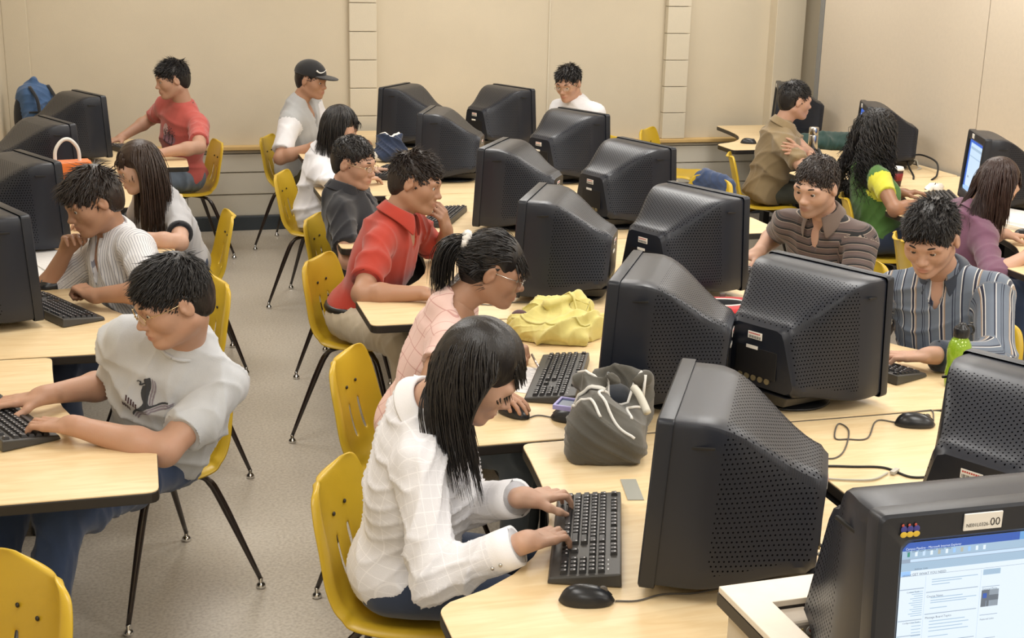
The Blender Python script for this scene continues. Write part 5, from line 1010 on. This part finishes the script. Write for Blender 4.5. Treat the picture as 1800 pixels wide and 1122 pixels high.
def f(g):
    g.box((0, -.02, .05), (.10, .19, .055), .045, .03); g.ell((-.03, -.12, .07), (.085, .10, .09), .04); g.ell((.02, .12, .08), (.10, .09, .10), .04); g.cone((-.07, .12, .10), (-.085, .02, .16), .022, .02, .02); g.cone((-.085, .02, .16), (.0, -.02, .185), .02, .018, .02)
    g.cone((.0, -.02, .185), (.09, .04, .17), .018, .02, .02); g.cone((.09, .04, .17), (.09, .14, .13), .02, .03, .02); g.cone((-.05, -.02, .15), (-.03, -.14, .13), .03, .035, .03); g.ell((.0, .05, .20), (.07, .075, .11), .015, 'sub')
gb, bv = soft('travel_bag', 'slumped grey canvas bag with white piping beside the nearest monitor', 'bag', (1.20, 3.21, TZ), f, (.18, .28, .24), .0045, GB, .010, 22, 4, -22)
drape(gb, bv, [(-.03, .02), (-.005, -.06), (-.03, -.12), (.02, -.19), (.07, -.20)], .0042, PIP); drape(gb, bv, [(.09, .02), (.06, -.02), (.045, -.06), (.06, -.14)], .0042, PIP); drape(gb, bv, [(-.10, -.09), (-.085, -.13), (-.05, -.15), (-.02, -.20)], .0042, PIP)
drape(gb, bv, [(-.10, -.075), (-.06, -.080), (-.015, -.082)], .014, mat('white_webbing', (.55, .54, .50), .8), 'webbing_strap', 5, .35); drape(gb, bv, [(-.085, .10), (-.09, .03), (-.02, -.02), (.08, .03)], .004, PIP)
b = MB(); b.tube(spline([(.06, -.02, .16), (.075, -.045, .15), (.09, -.07, .13), (.10, -.09, .115)], 4), .011, 8); b.obj('zip_pull', mat('zip_cream', (.62, .60, .52), .5), gb, True)
b = MB(); b.ell((.0, .05, .115), (.055, .058, .03), 16, 10); b.obj('lining', cloth('navy_lining', (.015, .02, .03)), gb, True)
cs = empty('plastic_case', 'lilac plastic frame poking out of the grey bag', 'case', (1.085, 3.215, TZ+.095), R(-35)); b = MB(); LI = mat('lilac_plastic', (.34, .32, .62), .4)
for q0, d_ in (((0, 0, 0), (.10, .008, .014)), ((0, .07, 0), (.10, .008, .014)), ((-.046, .035, 0), (.008, .07, .014))): b.box(q0, d_)
b.obj('frame', LI, cs, bevel=.002); b = MB(); b.box((.0, .035, 0), (.085, .062, .004)); b.obj('panel', mat('dull_blue', (.06, .09, .16), .3), cs)
YB = cloth('yellow_canvas', (.66, .58, .20))
def f(g):
    g.ell((0, 0, .03), (.17, .17, .055), .02); g.cone((-.14, -.03, .05), (-.05, .10, .075), .03, .035, .03); g.cone((-.05, .1, .075), (.10, .10, .07), .035, .04, .03); g.cone((.02, .02, .07), (.14, -.06, .05), .035, .03, .03); g.cone((-.12, -.09, .03), (.10, -.15, .025), .03, .025, .03)
    g.ell((-.11, .02, .085), (.05, .035, .03), .015, 'sub'); g.cone((-.02, -.02, .10), (.06, .04, .115), .012, .012, .015); g.cone((.06, .04, .115), (.12, .03, .10), .012, .008, .015)
yb, bv = soft('tote_bag', 'crumpled yellow cloth bag in front of the ponytailed woman', 'bag', (1.365, 4.245, TZ), f, (.24, .24, .17), .0045, YB, .026, 24, 8, -18)
drape(yb, bv, [(-.15, -.05), (-.08, -.10), (.02, -.12), (.12, -.10)], .004, mat('yellow_hem', (.62, .56, .22), .8), 'hem'); drape(yb, bv, [(-.05, .14), (.02, .06), (.10, .02), (.15, .06)], .007, YB, 'strap', flat=.5)
b = MB(); b.ell((-.125, .02, .055), (.03, .02, .02), 10, 8); b.obj('lining', cloth('plum_lining', (.10, .05, .06)), yb, True)
rc = empty('pencil_case', 'red case with a white-edged black window beyond the perforated monitor', 'case', (2.06, 4.36, TZ), R(-8)); b = MB()
oval = lambda a_, b_, n=36, p=2.6, px_=0, py_=0: [(px_+a_*math.copysign(abs(math.cos(t))**(2/p), math.cos(t)), py_+b_*math.copysign(abs(math.sin(t))**(2/p), math.sin(t))) for t in np.linspace(0, 2*math.pi, n+1)[:-1]]
b.prism(oval(.15, .105), 0, .045); b.obj('case_body', cloth('red_nylon', (.48, .025, .03)), rc, bevel=.018, bseg=4); b = MB(); b.tube([(x, y, .0455) for x, y in oval(.10, .05, 36, 2.2, -.02)]+[(.08, 0, .0455)], .004, 6, cap=False); b.obj('white_edge', PIP, rc, True); b = MB(); b.prism(oval(.097, .047, 36, 2.2, -.02), .045, .047); b.obj('window', M['mouse'], rc)
b = MB(); b.box((.02, .09, .05), (.022, .012, .016)); b.obj('buckle', M['cord'], rc, bevel=.003)
JD = cloth('jacket_denim', (.03, .055, .13))
def f(g):
    for y in (-1, 1): g.cone((0, y*.13, .70-.05), (0, y*.16, .50), .045, .05, .05); g.cone((-.01, y*.16, .52), (.02, y*.17, .36), .05, .045, .05)
    g.cone((0, -.12, .73), (0, .12, .73), .04, .04, .05); g.box((0, 0, .56), (.036, .14, .15), .03, .04); g.cone((.0, -.08, .765), (.0, .08, .765), .022, .022, .02)
dj, bv = soft('denim_jacket', 'dark blue denim jacket hung over a chair back among the far monitors', 'jacket', (3.26, 7.135, .0), f, (.12, .26, .85), .007, JD, .014, 20, 3, 22)
def f(g): g.ell((0, 0, .03), (.30, .12, .06), .03); g.ell((.1, .04, .06), (.14, .09, .06), .04); g.cone((-.2, -.02, .05), (.0, .03, .07), .04, .04, .04)
soft('green_jacket', 'dark green jacket heaped on the desk behind the steel flask', 'jacket', (4.66, 8.36, TZ), f, (.36, .2, .18), .008, cloth('dark_green', (.012, .045, .038)), .02, 18, 6, -35)
BB = cloth('blue_nylon', (.05, .11, .24)); BK = cloth('black_nylon', (.012, .013, .016))
def f(g): g.box((0, 0, .20), (.085, .12, .19), .07, .02); g.ell((.06, -.01, .15), (.06, .10, .12), .03); g.cone((-.02, 0, .38), (.0, 0, .41), .05, .03, .03)
bp, bv = soft('backpack', 'blue and black backpack standing in the far left corner', 'backpack', (-.655, 9.20, TZ), f, (.16, .18, .46), .007, BB, .014, 16, 9, -50)
b = MB()
for y in (-.07, .07): b.tube(spline([(.05, y, .38), (.12, y, .30), (.135, y, .18), (.11, y, .05)], 5), .013, 8, flat=.4)
b.tube(spline([(.08, -.11, .22), (.145, 0, .22), (.08, .11, .22)], 6), .012, 8, flat=.5); b.obj('strap', BK, bp, True); b = MB(); b.ell((.105, .0, .13), (.035, .085, .085), 16, 12); b.obj('front_pocket', BK, bp, True); b = MB(); b.ell((-.03, -.10, .16), (.05, .035, .15), 12, 10); b.obj('side_pocket', BK, bp, True)
def f(g): g.ell((0, 0, .05), (.10, .09, .07), .03); g.cone((.02, .02, .1), (.06, .03, .15), .045, .03, .04); g.cone((-.05, 0, .09), (-.03, .03, .14), .04, .03, .03)
cb, bv = soft('shopping_bag', 'crumpled black and blue bag with white print on the desk behind the blouse woman', 'bag', (1.50, 8.17, TZ), f, (.15, .14, .22), .006, cloth('navy_film', (.02, .035, .08)), .022, 26, 12, -15)
b = MB(); b.ell((-.06, -.045, .035), (.045, .035, .035), 12, 10); b.obj('pale_end', M['label'], cb, True); drape(cb, bv, [(-.06, .02), (0, .0), (.06, .03)], .010, M['label'], 'white_band', 4, .4)
def f(g): g.box((0, 0, .145), (.05, .11, .145), .03, .02)
ob, bv = soft('handbag', 'orange handbag with a looped white handle on the left row', 'bag', (-.345, 6.62, TZ), f, (.10, .16, .28), .007, cloth('orange_leather', (.70, .17, .03)), .006, 12, 2, -66)
b = MB(); b.tube(spline([(0, -.06, .26), (0, -.055, .33), (0, -.02, .375), (0, .02, .375), (0, .055, .33), (0, .06, .26)], 6), .009, 8, flat=.7); b.obj('handle', mat('white_leather', (.72, .70, .66), .4), ob, True)
# ------------------------------------------------------------------ bottles and cups
GBt = mat('green_plastic', (.36, .58, .02), .06, spec=.7, coat=.5); GBt.node_tree.nodes['Principled BSDF'].inputs['Alpha'].default_value = .5
LQ = mat('bottle_liquid', (.62, .82, .04), .15); LQ.node_tree.nodes['Principled BSDF'].inputs['Alpha'].default_value = .75
bo = empty('water_bottle', 'translucent green water bottle with black lid beside the blue-striped man', 'bottle', (2.425, 3.415, TZ)); b = MB()
b.lathe([(.028, 0), (.034, .003), (.036, .012), (.037, .05), (.0335, .075), (.037, .10), (.037, .125), (.034, .142), (.027, .155), (.021, .163), (.020, .172), (.018, .172), (.019, .163), (.025, .154), (.032, .141), (.035, .125), (.035, .10), (.0315, .075), (.035, .05), (.034, .012), (.026, .005)], 32); b.obj('bottle_body', GBt, bo, True)
b = MB(); b.lathe([(.025, .006), (.0325, .012), (.0335, .045), (.032, .062), (.001, .0625)], 28); b.obj('drink', LQ, bo, True)
b = MB(); b.lathe([(.0235, .165), (.0245, .168), (.0245, .190), (.021, .196), (.012, .203), (.011, .208)], 24); b.obj('lid', M['mouse'], bo, True); b = MB(); b.tube(spline([(.02, 0, .20), (.036, 0, .198), (.044, 0, .182), (.036, 0, .170)], 5), .0035, 7); b.obj('lid_loop', M['mouse'], bo, True)
fl = empty('steel_flask', 'tall brushed steel flask in front of the khaki man', 'flask', (4.37, 8.03, TZ)); b = MB(); b.lathe([(.028, 0), (.033, .003), (.033, .135), (.031, .140)], 28); b.obj('flask_body', M['steel'], fl, True); b = MB(); b.lathe([(.031, .141), (.033, .144), (.033, .185), (.029, .192), (.010, .194)], 28); b.obj('cap', M['steel'], fl, True)
cu = empty('paper_cup', 'dark paper coffee cup with white lid beside the curly-haired woman', 'cup', (4.28, 6.83, TZ)); b = MB(); b.lathe([(.028, 0), (.030, .002), (.040, .098)], 28); b.obj('cup_body', mat('cup_brown', (.045, .012, .012), .5), cu, True); b = MB(); b.lathe([(.0425, .096), (.043, .103), (.040, .106), (.037, .116), (.030, .117)], 28); b.obj('lid', M['label'], cu, True)
b = MB(); b.lathe([(.0345, .035), (.0395, .080)], 28); b.obj('sleeve_band', mat('cup_red', (.25, .02, .02), .6), cu, True)
r = np.random.default_rng(5); cw = MB(); G = [[(math.cos(t)*rr*(1+.2*math.sin(3*t+i)), math.sin(t)*rr*.8, .002+z+.006*math.sin(t*5+i)) for t in np.linspace(0, 2*math.pi, 25)[:-1]] for i, (rr, z) in enumerate(((.055, 0), (.052, .012), (.035, .03), (.012, .034)))]; cw.grid(G, True)
tag(cw.obj('wrapper', M['label'], None, True, loc=(4.45, 6.68, TZ)), 'crumpled white wrapper beside the curly-haired woman\'s keyboard', 'wrapper')
# ------------------------------------------------------------------ papers
def sheet(name, label, pts, n=1, th=.0012, cat='paper', lines=0, m=None):
    cx, cy = sum(p[0] for p in pts)/4, sum(p[1] for p in pts)/4; root = empty(name, label, cat, (cx, cy, TZ)); 
    for k in range(n):
        q = R(3*k*(-1)**k); b = MB(); b.prism([((x-cx)*math.cos(q)-(y-cy)*math.sin(q), (x-cx)*math.sin(q)+(y-cy)*math.cos(q)) for x, y in pts], .0003+k*(th+.0003), .0003+k*(th+.0003)+th); b.obj('sheet', m or M['paper'], root)
    if lines:
        z = .0003+n*(th+.0003)+.0002; b = MB(); p0, p1, p2, p3 = [Vector((x-cx, y-cy, z)) for x, y in pts]
        for k in range(lines):
            t = .08+.84*k/lines; a = p0.lerp(p3, t); c = p1.lerp(p2, t); s_, e_ = a.lerp(c, .08), a.lerp(c, .9-.3*((k*7) % 5)/5); d = (p3-p0).normalized()*.0008; b.add([s_-d, s_+d, e_+d, e_-d], [(0, 1, 2, 3)])
        tag(b.obj('writing', mat('pencil', (.35, .35, .40), .8), root), kind='stuff')
    return root
sheet('notes', 'white sheet of notes under the ponytailed woman\'s hand', [(1.106, 3.91), (1.207, 3.855), (1.099, 3.62), (1.0, 3.69)], 1, lines=16)
sheet('notes', 'pile of white papers beside the chin-resting man', [(-.47, 5.78), (-.33, 5.84), (-.25, 5.36), (-.40, 5.28)], 5, .004, lines=14)
sheet('binder', 'thick white binder on the desk beside the purple-shirted woman', [(4.12, 5.80), (4.42, 5.93), (4.50, 5.60), (4.20, 5.47)], 3, .012)
b = MB(); b.prism([(-.02, -.065), (.02, -.065), (.02, .065), (-.02, .065)], 0, .002); ru = b.obj('ruler', mat('clear_ruler', (.65, .66, .6), .2, trans=.5), None, loc=(1.135, 2.86, TZ+.0005)); ru.rotation_euler = (0, 0, R(-12)); tag(ru, 'clear ruler strip between the keyboard and the nearest monitor', 'ruler')
b = MB(); b.tube([(-.0, -.05, .005), (0, .05, .03)], .004, 8); pn = b.obj('pen', M['steel'], None, True, loc=(1.185, 3.87, TZ)); tag(pn, 'silver pen in the ponytailed woman\'s writing hand', 'pen')
